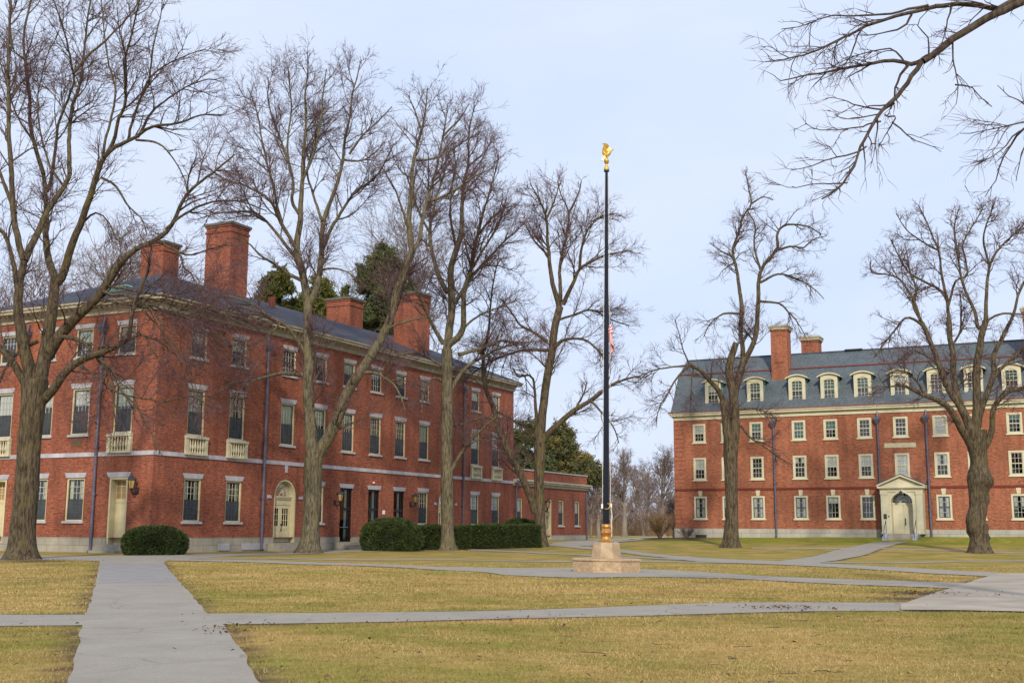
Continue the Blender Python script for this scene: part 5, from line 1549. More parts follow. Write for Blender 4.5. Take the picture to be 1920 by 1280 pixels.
px_tree('bare_tree', 'bare tree with a leaning second trunk at the far end of the clipped hedge', GR, base_Y(1013, 1024), [
    (22, 19, [(1014, 1024), (1013, 990), (1012, 964), (1011, 905), (1012, 847), (1014, 805), (1016, 775)], 0, [24, 21, 19, 18, 21, 18, 17]),
    (16, 14, [(1016, 780), (1024, 716), (1034, 658), (1040, 614), (1050, 575)], .1),
    (11, 2, [(1049, 578), (1034, 522), (1026, 459), (1024, 411), (1010, 372), (995, 345)]),
    (8, 2, [(1051, 565), (1050, 530), (1049, 505), (1060, 450), (1066, 400), (1050, 362), (1045, 340)]),
    (9, 2, [(1056, 571), (1073, 532), (1087, 503), (1112, 488), (1140, 477), (1185, 470)]),
    (6, 2, [(1087, 503), (1092, 464), (1102, 430), (1126, 406), (1158, 400)]),
    (5, 2, [(1066, 400), (1085, 360), (1090, 340)]),
    (7, 2, [(1034, 663), (1058, 638), (1092, 636), (1112, 648), (1131, 668), (1140, 700)], -.3),
    (7, 2, [(1026, 640), (995, 619), (976, 609), (961, 590), (940, 560)]),
    (7, 2, [(1030, 655), (990, 655), (952, 663), (913, 682), (865, 716)], -.2),
    (14, 3, [(1014, 832), (1024, 818), (1049, 793), (1078, 769), (1107, 750), (1136, 728), (1165, 713), (1200, 705)], -.2),
    (5, 2, [(1107, 750), (1125, 770), (1150, 800), (1160, 830)], -.4),
    (5, 2, [(1078, 769), (1095, 735), (1100, 715)]),
    (8, 3, [(1006, 820), (1005, 764), (1000, 711), (985, 704), (971, 706), (962, 690)], -.2),
    (15, 11, [(1003, 962), (997, 935), (987, 912), (973, 882), (959, 856), (945, 828), (932, 798)], -.15),
    (11, 5, [(932, 798), (925, 762), (914, 737), (907, 700), (906, 667), (913, 638)], -.1),
    (5, 2, [(913, 638), (920, 571), (923, 537), (935, 480)]),
    (6, 2, [(932, 785), (903, 783), (867, 794), (830, 800)], -.4),
    (5, 2, [(926, 768), (960, 787), (982, 801), (1000, 830)]),
    (5, 2, [(1046, 600), (1075, 590), (1110, 580), (1150, 600), (1180, 610)]),
    (5, 2, [(1024, 411), (1040, 375), (1048, 345)]),
    (5, 2, [(1028, 480), (1000, 450), (985, 420)]),
], 404, 'barkA', l1=1.5, l2=1.1, l3=1.0, l4=.8, up=.03, flare=1.45)

px_tree('bare_tree', 'storm broken bare tree with a sawn off limb before the left part of the dormitory', GR, base_Y(1371, 1026), [
    (24, 27, [(1371, 1027), (1371, 995), (1372, 960), (1371, 900), (1370, 861), (1371, 826)], 0, [32, 26, 23, 24, 25, 29]),
    (18, 17, [(1368, 835), (1362, 800), (1360, 775), (1358, 752)], .1),
    (11, 6, [(1358, 756), (1344, 725), (1330, 711), (1314, 695), (1293, 682)], -.3),
    (5, 1.5, [(1293, 682), (1267, 709), (1255, 732), (1239, 758), (1230, 790)], -.3),
    (4, 1.5, [(1290, 685), (1255, 689), (1220, 695), (1190, 720)], -.2),
    (3.5, 1.2, [(1292, 682), (1281, 657), (1274, 627), (1265, 600)]),
    (3.5, 1.2, [(1300, 690), (1297, 720), (1296, 770)], -.3),
    (17, 13, [(1375, 828), (1379, 803), (1377, 767), (1372, 730), (1365, 697), (1370, 674), (1380, 643)], .0, [18, 17, 17, 16, 15, 14, 12]),
    (16, 13, [(1376, 765), (1378, 735), (1387, 700), (1394, 678)], .1),
    (10, 8, [(1393, 680), (1392, 653), (1388, 627), (1389, 603), (1391, 577)], .1),
    (8, 2, [(1391, 577), (1384, 532), (1378, 495), (1373, 469), (1384, 435), (1395, 401), (1408, 382), (1402, 349), (1397, 322)]),
    (11, 8, [(1396, 676), (1406, 658), (1417, 632), (1420, 603), (1421, 570)], -.1),
    (8, 6, [(1421, 570), (1423, 525), (1429, 502), (1447, 480), (1459, 465)]),
    (6, 2, [(1459, 465), (1459, 435), (1477, 420), (1515, 424), (1540, 440)]),
    (5, 1.5, [(1459, 468), (1480, 462), (1507, 465), (1522, 450), (1550, 442)]),
    (5, 2, [(1426, 505), (1415, 460), (1417, 424), (1402, 394)]),
    (5, 1.5, [(1425, 530), (1459, 514), (1489, 521), (1519, 536), (1545, 560)], -.3),
    (5, 1.5, [(1425, 565), (1459, 568), (1477, 585), (1496, 607), (1510, 630)], -.3),
    (5, 1.5, [(1389, 588), (1357, 587), (1331, 607), (1320, 630)], -.3),
    (4, 1.5, [(1375, 480), (1350, 470), (1330, 455)]),
    (5, 1.5, [(1389, 798), (1407, 819), (1431, 835), (1454, 852), (1485, 871)], -.4),
    (4, 1.5, [(1408, 382), (1430, 370), (1450, 375)]),
    (4, 1.5, [(1416, 640), (1400, 625), (1390, 610)]),
    (4, 1.5, [(1380, 770), (1410, 765), (1440, 775), (1460, 790)], -.4),
], 505, 'barkA', l1=1.9, l2=1.15, l3=1.0, l4=.75, len1=(1.3, 3.6), up=.03, flare=1.35)

px_tree('bare_tree', 'burly knobbed bare tree with many rising limbs before the right part of the dormitory', GR, base_Y(1838, 1036), [
    (33, 44, [(1837, 1037), (1835, 1003), (1829, 978), (1834, 954), (1835, 922), (1836, 897), (1836, 871), (1834, 851), (1829, 822), (1828, 806)], 0, [38, 31, 36, 33, 35, 43, 31, 32, 40, 44]),
    (17, 5, [(1820, 832), (1803, 803), (1790, 779), (1779, 764), (1757, 751), (1731, 742), (1698, 725), (1681, 720)], -.3),
    (15, 8, [(1822, 815), (1803, 766), (1786, 740), (1771, 709), (1762, 687), (1753, 659), (1742, 631), (1729, 605)], .1),
    (15, 9, [(1824, 805), (1797, 749), (1789, 709), (1787, 666), (1782, 633), (1779, 600)], .2),
    (18, 11, [(1830, 805), (1832, 742), (1830, 698), (1834, 655), (1841, 622), (1849, 600)], -.05),
    (13, 7, [(1834, 800), (1840, 766), (1852, 731), (1862, 698), (1862, 666), (1880, 631), (1895, 602)], .2),
    (8, 3, [(1856, 717), (1884, 685), (1906, 666), (1925, 645), (1965, 615)]),
    (13, 6, [(1836, 850), (1850, 832), (1858, 805), (1859, 775), (1869, 751), (1889, 733), (1910, 728), (1940, 722), (1990, 700)], -.25),
    (6, 2, [(1729, 605), (1712, 572), (1716, 540), (1705, 505), (1700, 470)]),
    (6, 2, [(1733, 612), (1715, 598), (1698, 596), (1680, 615), (1657, 645), (1640, 670)], -.3),
    (6, 2, [(1725, 600), (1712, 560), (1687, 525), (1660, 515), (1635, 512), (1632, 490)]),
    (7, 2, [(1779, 600), (1775, 575), (1774, 560), (1762, 544), (1725, 525), (1702, 510), (1685, 480), (1670, 450)]),
    (6, 2, [(1776, 562), (1766, 520), (1760, 470), (1748, 440), (1735, 410), (1722, 385)]),
    (5, 2, [(1778, 575), (1792, 529), (1815, 517), (1810, 480), (1807, 455), (1830, 415), (1845, 385)]),
    (8, 2, [(1849, 600), (1834, 615), (1826, 581), (1807, 536), (1797, 490), (1790, 430), (1800, 385)]),
    (8, 2, [(1849, 600), (1852, 544), (1858, 495), (1875, 465), (1894, 446), (1915, 425), (1935, 400)]),
    (5, 2, [(1856, 500), (1845, 450), (1855, 410), (1865, 380)]),
    (6, 2, [(1895, 602), (1903, 580), (1909, 555), (1922, 525), (1940, 470), (1960, 420)]),
    (5, 2, [(1850, 602), (1865, 592), (1890, 587), (1930, 590), (1960, 580)]),
    (5, 2, [(1785, 650), (1800, 620), (1803, 580), (1800, 550)]),
    (4, 1.5, [(1690, 722), (1660, 725), (1630, 740)], -.4),
    (4, 1.5, [(1735, 742), (1720, 715), (1700, 700), (1670, 700), (1650, 712)], -.4),
    (4, 1.5, [(1760, 685), (1735, 665), (1705, 660), (1680, 680)], -.4),
    (4, 1.5, [(1760, 470), (1740, 460), (1700, 430), (1680, 400)]),
    (4, 1.5, [(1840, 622), (1825, 600)]),
], 606, 'barkA', l1=1.9, l2=1.25, l3=1.0, l4=.8, len1=(1.2, 3.3), up=.02, burls=11, wig=.2, flare=1.25)

px_tree('bare_tree', 'near bare tree whose dark boughs hang into the upper right corner', GR, 20.0, [
    (60, 50, [(2300, 1170), (2290, 900), (2280, 600), (2270, 300), (2260, 0), (2250, -250)], 0),
    (26, 13, [(2268, 200), (2150, 60), (2030, -20), (1960, -5), (1920, 4), (1884, 20), (1850, 36), (1806, 64), (1769, 88), (1731, 115)], .15),
    (9, 2, [(1731, 115), (1712, 118), (1681, 115), (1631, 123), (1572, 134), (1509, 141), (1462, 152)], .1),
    (11, 3, [(1728, 117), (1710, 145), (1694, 169), (1672, 200), (1650, 228), (1628, 266), (1616, 291), (1594, 331), (1569, 356), (1541, 373)], -.1),
    (7, 3, [(1715, 120), (1697, 130), (1683, 156), (1678, 180), (1670, 205)], .1),
    (12, 9, [(1960, -8), (1905, -5), (1869, 10), (1850, 8), (1815, 5), (1781, 8), (1753, 12)], .05),
    (9, 2, [(1753, 12), (1712, 22), (1675, 31), (1619, 53), (1581, 69), (1534, 91), (1487, 109), (1434, 116)], .1),
    (6, 1.6, [(1740, 14), (1700, 17), (1669, 23), (1587, 28), (1534, 34), (1494, 50), (1465, 55)]),
    (4, 1.4, [(1619, 55), (1612, 72), (1606, 81), (1594, 106), (1575, 130), (1538, 150)]),
    (5, 1.6, [(1712, 25), (1700, 40), (1681, 50), (1644, 62), (1610, 66)]),
    (4, 1.4, [(1652, 226), (1625, 232), (1600, 241), (1541, 244), (1509, 231)]),
    (4, 1.4, [(1625, 275), (1600, 290), (1575, 297), (1525, 312), (1484, 319)]),
    (3.5, 1.3, [(1588, 343), (1565, 347), (1541, 347), (1494, 353), (1462, 346)]),
    (4, 1.4, [(1678, 190), (1655, 205), (1625, 215), (1590, 222), (1565, 215)]),
    (3.5, 1.3, [(1660, 215), (1672, 218), (1680, 222), (1660, 255), (1645, 275)]),
    (4, 1.4, [(1787, 76), (1789, 110), (1791, 131), (1796, 159), (1793, 195)]),
    (4, 1.4, [(1781, 10), (1778, 35), (1775, 53), (1763, 90)]),
    (3.5, 1.2, [(1790, 160), (1820, 165), (1840, 185), (1860, 200)]),
    (3.5, 1.2, [(1670, 228), (1700, 250), (1735, 270), (1765, 285)]),
    (4, 1.4, [(1700, 122), (1680, 95), (1650, 90), (1610, 100), (1560, 125)]),
    (4, 1.4, [(1740, 108), (1735, 70), (1720, 50), (1740, 20)]),
    (16, 6, [(2268, 400), (2150, 250), (2050, 200), (1985, 205), (1950, 225), (1920, 243)], .1),
    (4, 1.3, [(1925, 240), (1900, 253), (1884, 272), (1862, 294), (1822, 312)]),
    (5, 1.3, [(1930, 236), (1912, 256), (1887, 291), (1869, 337), (1847, 369)]),
    (4, 1.3, [(1950, 225), (1920, 228), (1887, 234), (1838, 248), (1800, 250)]),
    (4, 1.3, [(1960, 216), (1925, 200), (1890, 180), (1870, 160)]),
    (4, 1.3, [(1940, 232), (1925, 270), (1912, 310), (1905, 340)]),
], 707, 'limbs', l1=2.4, l2=1.6, l3=1.2, l4=.0, len1=(.5, 1.6), up=-.015, drift=.3, tscale=.55, flare=1.3)

# ================================================================== background bare trees (each its own)
def far_tree(name, label, group, px, Y, top_px, seed, spread=0.55, dens=1.0, barkm='bark_far', lean=0.0, trunk_w=.45, base_z=None, stems=5):
    rng = np.random.default_rng(seed)
    x0 = at(px, 990, Y)[0]
    zb = float(terrain(x0, Y)) - .1 if base_z is None else base_z
    H = at(px, top_px, Y)[2] - zb
    K = 16
    tr = np.zeros((1, K, 3)); s = np.linspace(0, 1, K)
    tr[0, :, 0] = x0 + lean * H * s + np.cumsum(rng.normal(size=K)) * .02 * H / 12; tr[0, :, 1] = Y + np.cumsum(rng.normal(size=K)) * .03
    tr[0, :, 2] = zb + H * .82 * s
    rr = (trunk_w / 2) * (1 - s[None]) ** .9 + .025
    rr = rr * (1 + .5 * np.exp(-s[None] * H / .5))
    root = empty(name); tag(root, label, 'tree', group)
    V, Q = tubes(tr, rr, 10, rng); link('trunk', np_mesh('trunk', V, Q, M[barkm]), root)
    VV, QQ, off = [], [], 0
    L0, R0 = grow(tr, rr, int(14 + stems * 3), .22, .98, (.35, .85), (H * .3, H * spread), 12, rng, .055, .1, .02, .55, .1, lentaper=.6)
    L1, R1_ = grow(L0, R0, int(150 * dens), .15, 1, (.4, .9), (H * .1, H * .24), 7, rng, .05, .12, .014, .6, .04, lentaper=.3)
    L2, R2_ = grow(L1, R1_, int(700 * dens), .1, 1, (.4, .9), (H * .05, H * .12), 5, rng, .03, .12, .010, .6, .02, lentaper=.2)
    L3, R3_ = grow(L2, R2_, int(2100 * dens), .1, 1, (.4, .9), (H * .025, H * .06), 3, rng, .02, .12, .007, .6, .012, lentaper=.2)
    for P, Rr, S in ((L0, R0, 6), (L1, R1_, 4), (L2, R2_, 3), (L3, R3_, 3)):
        V, Q = tubes(P, Rr, S, rng); VV.append(V); QQ.append(Q + off); off += len(V)
    link('crown', np_mesh('crown', np.concatenate(VV), np.concatenate(QQ), M['twig_far']), root)
    return root
GB = 'bare trees of the wood beyond the road'
far_tree('bare_tree', 'upright pale trunked bare tree in the gap right of the flagpole', GB, 1171, 172, 838, 21, .5, 1.2, trunk_w=.75)
far_tree('bare_tree', 'broad bare tree beyond the road touching the left edge of the dormitory', GB, 1243, 190, 838, 22, .6, 1.3, trunk_w=.7)
far_tree('bare_tree', 'short bare tree just left of the flagpole shaft beyond the road', GB, 1122, 165, 880, 23, .5, 1.0, trunk_w=.5)
far_tree('bare_tree', 'bare tree with a leaning pale trunk deep in the wood between pole and dormitory', GB, 1207, 205, 868, 24, .5, 1.0, lean=-.12, trunk_w=.4)
far_tree('bare_tree', 'thin bare tree deep in the wood close by the leaning pale trunk', GB, 1216, 212, 862, 25, .5, 1.0, trunk_w=.35)
far_tree('bare_tree', 'thin bare sapling right beside the corner of the annex', GB, 1109, 150, 900, 26, .45, .6, trunk_w=.25)
far_tree('bare_tree', 'grey bare tree half hidden by the dark flagpole shaft', GB, 1146, 196, 868, 27, .5, 1.0, trunk_w=.45)
far_tree('bare_tree', 'pale birch like bare tree against the dormitory corner', GB, 1263, 128, 925, 28, .4, .5, trunk_w=.16)
far_tree('bare_tree', 'reddish bare tree rising behind the roof of the hall at the far left', 'bare trees behind the hall', 175, 108, 375, 29, .55, 2.2, trunk_w=.7)
far_tree('bare_tree', 'reddish bare tree behind the hall roof at the very left edge of the picture', 'bare trees behind the hall', 25, 112, 430, 30, .5, 1.6, trunk_w=.6)
far_tree('bare_tree', 'bare tree whose twiggy top shows above the dark pine behind the hall', 'bare trees behind the hall', 752, 132, 355, 31, .5, 2.2, trunk_w=.7)

# far wood: one mass
def wood():
    rng = np.random.default_rng(77)
    VV, QQ, off = [], [], 0
    n = 620; K = 8
    X = rng.uniform(-70, 95, n); Yv = rng.uniform(228, 290, n) + .12 * np.abs(X - 20)
    H = rng.uniform(4.5, 8.8, n)
    s = np.linspace(0, 1, K)
    P = np.zeros((n, K, 3)); P[..., 0] = X[:, None] + np.cumsum(rng.normal(size=(n, K)) * .12, 1); P[..., 1] = Yv[:, None] + np.cumsum(rng.normal(size=(n, K)) * .12, 1)
    P[..., 2] = terrain(X, Yv)[:, None] - .3 + H[:, None] * s[None]
    Rr = rng.uniform(.1, .25, n)[:, None] * (1 - s[None] * .9)
    P1, R1_ = grow(P, Rr, 15000, .04, 1, (.4, 1.0), (1.5, 5), 6, rng, .05, .12, .02, .5, .07)
    P2, R2_ = grow(P1, R1_, 50000, .1, 1, (.4, 1.0), (.8, 2.2), 4, rng, .03, .12, .014, .6, .03)
    P3, R3_ = grow(P2, R2_, 110000, .1, 1, (.4, 1.0), (.4, 1.1), 3, rng, .03, .12, .012, .6, .02)
    for a, b, S in ((P, Rr, 5), (P1, R1_, 3), (P2, R2_, 3), (P3, R3_, 3)):
        V, Q = tubes(a, b, S, rng); VV.append(V); QQ.append(Q + off); off += len(V)
    o = link('far_woods', np_mesh('far_woods', np.concatenate(VV), np.concatenate(QQ), M['twig_far'])); tag(o, 'dense brown leafless wood closing the view beyond the road', 'woods', None, 'stuff')
wood()
def brush():      # dry tall grass and brush at the foot of the wood
    rng = np.random.default_rng(78); n = 30000
    X = rng.uniform(-60, 90, n); Yv = rng.uniform(214, 232, n); h = rng.uniform(.5, 1.9, n)
    P = np.zeros((n, 3, 3)); P[:, 0, 0] = X; P[:, 0, 1] = Yv; P[:, 0, 2] = terrain(X, Yv) - .05
    d = nrm(rng.normal(size=(n, 3)) * .3 + np.array([0, 0, 1.0]))
    P[:, 1] = P[:, 0] + d * h[:, None] * .5; P[:, 2] = P[:, 1] + nrm(d + rng.normal(size=(n, 3)) * .2) * h[:, None] * .5
    big = rng.random(n) < .4
    X2 = rng.uniform(-60, 90, n)
    P[big, :, 1] += 18; grow_z = np.where(big, 2.6, 1.0)[:, None]; P[:, 1:, 2] = P[:, :1, 2] + (P[:, 1:, 2] - P[:, :1, 2]) * grow_z
    V, Q = tubes(P, np.tile(np.array([[.03, .02, .008]]), (n, 1)), 3, rng)
    o = link('dry_brush', np_mesh('dry_brush', V, Q, M['shrub'])); tag(o, 'tan dry brush along the foot of the far wood', 'brush', None, 'stuff')
brush()

# ================================================================== evergreens
def leaf_cards(C, n_out, size, rng, elong=2.0, N_=None, droop=0.0):
    n = len(C)
    d = nrm(rng.normal(size=(n, 3))); d[:, 2] -= droop; d = nrm(d)
    if N_ is not None: d = nrm(d * .8 + N_ * .9)
    q = nrm(np.cross(d, rng.normal(size=(n, 3))))
    s = size * rng.uniform(.6, 1.4, n)[:, None]
    V = np.stack([C - q * s * .5 / elong, C + d * s * .5 - q * s * .3 / elong, C + d * s, C + d * s * .5 + q * s * .5 / elong], 1)
    return V.reshape(-1, 3), np.arange(n * 4).reshape(n, 4)
def conifer(name, label, px, Y, top_px, halfw_px, low_px, seed, m, nb=90, nl=26000, droop=.1, round_=.5, size=.42):
    rng = np.random.default_rng(seed)
    x0 = at(px, 990, Y)[0]; zb = float(terrain(x0, Y)) - .2
    zt = at(px, top_px, Y)[2]; zl = max(zb + 1.5, at(px, low_px, Y)[2]); hw = halfw_px * Y / F
    H = zt - zb
    root = empty(name); tag(root, label, 'tree', 'evergreen trees behind the hall')
    K = 14; s = np.linspace(0, 1, K); tr = np.zeros((1, K, 3)); tr[0, :, 0] = x0 + np.cumsum(rng.normal(size=K)) * .04; tr[0, :, 1] = Y; tr[0, :, 2] = zb + H * .97 * s
    rr = (.38 * (1 - s) + .03)[None]
    V, Q = tubes(tr, rr, 10, rng); link('trunk', np_mesh('trunk', V, Q, M['bark_far']), root)
    # branches in rough whorls
    f = rng.random(nb) ** .8
    zz = zl + (zt - zl) * f
    az = rng.random(nb) * 2 * np.pi
    prof = (1 - f) ** round_ * (0.35 + .65 * np.minimum(1, (f + .12) / .22)) * rng.uniform(.6, 1.12, nb)
    Ln = hw * np.maximum(prof, .12)
    KB = 7; B = np.zeros((nb, KB, 3)); t = np.linspace(0, 1, KB)[None]
    B[..., 0] = x0 + np.cos(az)[:, None] * Ln[:, None] * t; B[..., 1] = Y + np.sin(az)[:, None] * Ln[:, None] * t
    B[..., 2] = zz[:, None] + Ln[:, None] * (.12 * t - droop * t ** 2 + .25 * np.maximum(0, t - .6) ** 2) + rng.normal(size=(nb, 1)) * .1
    RB = (.07 * (1 - t) + .015) * np.ones((nb, 1))
    S2, RS = grow(B, RB, nb * 9, .25, 1, (.4, 1.0), (.35 * hw, .6 * hw), 4, rng, .02, .1, .01, .5, .03, lentaper=.5)
    V1, Q1 = tubes(B, RB, 4, rng); V2, Q2 = tubes(S2, RS, 3, rng)
    pick = rng.choice(len(S2), nl, p=(lambda w_: w_ / w_.sum())(np.linalg.norm(S2[:, -1] - S2[:, 0], axis=1)))
    k = np.minimum(2, rng.integers(0, 4, nl)); fr = rng.random(nl)[:, None]
    C = S2[pick, k] * (1 - fr) + S2[pick, k + 1] * fr + rng.normal(size=(nl, 3)) * .10
    V3, Q3 = leaf_cards(C, None, size, rng, 3.2)
    link('branches', np_mesh('branches', np.concatenate([V1, V2]), np.concatenate([Q1, Q2 + len(V1)]), M['bark_far']), root)
    link('crown', np_mesh('crown', V3, Q3, M[m], False), root)
conifer('pine_tree', 'large dark pine behind the middle of the hall roof between two chimneys', 710, 124, 462, 66, 640, 41, 'pine', 120, 30000, .05, .4, .42)
conifer('pine_tree', 'small dark green pine right of the tallest chimney behind the hall', 503, 112, 494, 42, 600, 42, 'pine_olive', 70, 13000, .05, .5)
conifer('pine_tree', 'yellowish olive pine low behind the roof left of the large dark pine', 588, 118, 522, 62, 640, 43, 'pine_olive', 90, 18000, .05, .45)
conifer('pine_tree', 'squat green pine close left of the large dark pine behind the roof', 640, 128, 540, 40, 640, 46, 'pine_olive', 60, 10000, .05, .45)
conifer('conifer_tree', 'layered golden green conifer behind the flat roof of the annex', 1052, 150, 797, 88, 925, 44, 'pine_gold', 110, 34000, .14, .75, .5)
conifer('conifer_tree', 'dark green conifer behind the annex close to the far end of the hall', 985, 146, 792, 80, 940, 45, 'pine', 110, 40000, .12, .6, .5)

# ================================================================== clipped hedges
def hedge(name, label, px, base_py, Y, wpx, hz, depth, seed, dome=True, rz=0.0, n=26000, group='clipped evergreen hedges before the hall', sq=2.4):
    rng = np.random.default_rng(seed)
    c = at(px, base_py, Y); zb = float(terrain(c[0], Y)); a = wpx * Y / F / 2; b = depth / 2; h = hz
    root = empty(name, (c[0], Y, zb), rz); tag(root, label, 'hedge', group)
    th = rng.random(n) * 2 * np.pi; ph = np.arcsin(rng.random(n) ** 1.0 * 1.25 - .25 * 1.0) if False else np.arcsin(np.clip(rng.uniform(-.55, 1, n), -1, 1))
    def sp(v, e): return np.sign(v) * np.abs(v) ** e
    e = 2 / sq; ev = e if dome else .22
    lump = 1 + .035 * np.sin(th * 5 + 3 * ph + seed) + .03 * np.sin(th * 9 - 5 * ph)
    x = a * sp(np.cos(ph), ev) * sp(np.cos(th), e) * lump; y = b * sp(np.cos(ph), ev) * sp(np.sin(th), e) * lump
    z = h * (.38 + .62 * sp(np.sin(ph), ev)) * (1 + .02 * np.sin(th * 7))
    z = np.where(ph < 0, h * (.38 + .62 * sp(np.sin(ph), .8)), z)
    C = np.stack([x, y, np.maximum(z, .04)], 1); ctr = np.array([0, 0, h * .38])
    Nn = nrm((C - ctr) / np.array([a, b, h * .62]))
    C = C - Nn * rng.random(n)[:, None] ** 2 * .22 + rng.normal(size=(n, 3)) * .02
    if not dome:      # box shape: leaves over the top and the four sides
        ar = np.array([4 * a * b * 1.3, 2 * a * h, 2 * a * h, 2 * b * h, 2 * b * h]); fc = rng.choice(5, n, p=ar / ar.sum())
        p1, p2 = rng.uniform(-1, 1, n), rng.uniform(-1, 1, n); q2 = (p2 + 1) / 2 * h
        C = np.where((fc == 0)[:, None], np.stack([p1 * a, p2 * b, np.full(n, h)], 1),
            np.where((fc == 1)[:, None], np.stack([p1 * a, np.full(n, -b), q2], 1), np.where((fc == 2)[:, None], np.stack([p1 * a, np.full(n, b), q2], 1),
            np.where((fc == 3)[:, None], np.stack([np.full(n, -a), p1 * b, q2], 1), np.stack([np.full(n, a), p1 * b, q2], 1)))))
        Nn = np.array([[0, 0, 1], [0, -1, 0], [0, 1, 0], [-1, 0, 0], [1, 0, 0]], float)[fc]
        bul = .05 * np.sin(C[:, 0] * 2.1 + seed) + .04 * np.sin(C[:, 0] * 5.3 + C[:, 2] * 3)
        C = C + Nn * (bul - rng.random(n) ** 2 * .2)[:, None] + rng.normal(size=(n, 3)) * .02
        C[:, 2] = np.maximum(C[:, 2], .05)
    V, Q = leaf_cards(C, None, .105, rng, 1.9, Nn)
    V[:, 2] = np.maximum(V[:, 2], .01)
    link('foliage', np_mesh('foliage', V, Q, M['hedge'], False), root)
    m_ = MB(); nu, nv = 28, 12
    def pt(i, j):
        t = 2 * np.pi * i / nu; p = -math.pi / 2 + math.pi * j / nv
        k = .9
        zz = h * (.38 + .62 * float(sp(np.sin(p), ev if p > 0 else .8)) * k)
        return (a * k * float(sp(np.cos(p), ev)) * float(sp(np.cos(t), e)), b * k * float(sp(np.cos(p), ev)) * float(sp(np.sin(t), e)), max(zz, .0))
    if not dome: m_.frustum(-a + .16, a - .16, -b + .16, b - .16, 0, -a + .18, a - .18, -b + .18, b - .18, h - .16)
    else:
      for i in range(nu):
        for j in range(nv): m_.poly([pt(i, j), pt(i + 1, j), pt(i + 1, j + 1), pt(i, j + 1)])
    m_.build('shade_core', M['hedge_core'], root)  # near-black solid core, stands in for the shade inside the foliage
hedge('hedge_bush', 'low rounded clipped yew bush at the near corner of the hall', 289, 1037, 65.0, 111, 1.52, 2.7, 51, sq=2.6)
hedge('hedge_bush', 'tall domed clipped yew bush before the black glazed doors', 733, 1032, base_Y(733, 1032), 112, 2.15, 3.4, 52, n=34000)
Yh = base_Y(830, 1030)
hedge('box_hedge', 'short flat topped hedge joining the domed bush to the slim tree', 822, 1030, Yh + .2, 108, 1.62, 1.8, 53, dome=False, rz=R(25), sq=5, n=26000)
hedge('box_hedge', 'long flat topped hedge between the slim tree and the leaning tree', 943, 1028, Yh + 2.6, 132, 1.62, 2.0, 54, dome=False, rz=R(12), sq=6, n=36000)
hedge('hedge_bush', 'domed bush peeping over the right end of the long flat hedge', 975, 1022, Yh + 9.0, 74, 2.0, 2.6, 55)

# ================================================================== flagpole
PB = gpt(1141, 1073.5); PX, PY = PB[0], PB[1] + 1.05
PZ = float(terrain(PX, PY))
pole = empty('flagpole', (PX, PY, PZ), R(-3)); pole.scale = (1.018, 1.018, 1.015); pole.rotation_euler = (0, 0.0088, R(-3)); tag(pole, 'tall black flagpole on a pink granite pedestal topped by a gilded eagle', 'flagpole')
oct_r = 1.17 / math.cos(math.pi / 8)
b = MB()
b.lathe([(0, -.3), (oct_r * .985, -.3), (oct_r * .985, .385)], 0, 0, 8, smooth=False, rot=math.pi / 8); b.lathe([(oct_r * .985, .385), (oct_r * 1.02, .395), (oct_r * 1.02, .44), (oct_r * 1.0, .46), (0, .47)], 0, 0, 8, smooth=False, rot=math.pi / 8)
b.build('base_step', M['granite'], pole)
b = MB(); b.lathe([(0, .46), (.585, .46), (.585, .5), (.56, .52), (.49, 1.0), (.44, 1.02), (0, 1.03)], 0, 0, 8, smooth=False, rot=math.pi / 8 )
b.build('pedestal', M['granite_top'], pole)
b = MB(); b.lathe([(0, 1.02), (.275, 1.025), (.275, 1.06), (.22, 1.085), (.18, 1.13), (.165, 1.22), (.19, 1.3), (.2, 1.34)], 0, 0, 28)
b.lathe([(.2, 1.34), (.21, 1.365), (.2, 1.39), (.17, 1.42), (.165, 1.5), (.185, 1.56), (.175, 1.62), (.155, 1.655), (.13, 1.66)], 0, 0, 28)
b.build('collar', M['bronze'], pole)
b = MB()
for k in range(24):
    t = 2 * math.pi * k / 24; b.lathe([(0, 1.34), (.022, 1.365), (0, 1.39)], .212 * math.cos(t), .212 * math.sin(t), 6)
b.build('bead_ring', M['bronze'], pole)
b = MB(); zs = np.linspace(1.6, 14.62, 14); b.lathe([(.113 - .063 * ((z - 1.6) / 13.0) ** 1.25, z) for z in zs], 0, 0, 24)
b.build('shaft', M['pole'], pole)
b = MB(); b.tube([(.10, -.06, 2.40), (.125, -.09, 2.33), (.11, -.1, 2.24), (.06, -.125, 2.19), (-.01, -.14, 2.18), (-.055, -.14, 2.205)], [.014, .02, .02, .018, .014, .008], 8); b.tube([(.125, -.09, 2.33), (.07, -.13, 2.36), (.03, -.14, 2.385)], [.016, .014, .008], 8)
b.build('cleat', M['gold'], pole)
b = MB(); b.tube([(-.135, -.02, 2.2), (-.08, -.01, 14.4)], .011, 5); b.tube([(.15, -.03, 2.3), (.13, -.01, 8), (.075, -.01, 14.4)], .011, 5)
b.tube([(.16, -.05, 2.35), (.2, -.06, 2.0), (.17, -.06, 1.8), (.19, -.08, 1.45), (.18, -.1, 1.2)], .013, 5); b.tube([(.16, -.05, 2.2), (.22, -.08, 1.9), (.18, -.05, 1.72), (.2, -.06, 1.5)], .012, 5)
b.build('halyard', M['rope'], pole)
b = MB(); b.box(-.175, -.115, -.05, .03, 2.2, 2.36); b.build('rope_weight', M['white'], pole)
b = MB(); b.box(.15, .2, -.09, -.02, 2.24, 2.38); b.build('rope_weight', M['white'], pole)
b = MB(); b.lathe([(0, 14.6), (.1, 14.6), (.1, 14.66)], 0, 0, 16); b.build('truck', M['black'], pole)
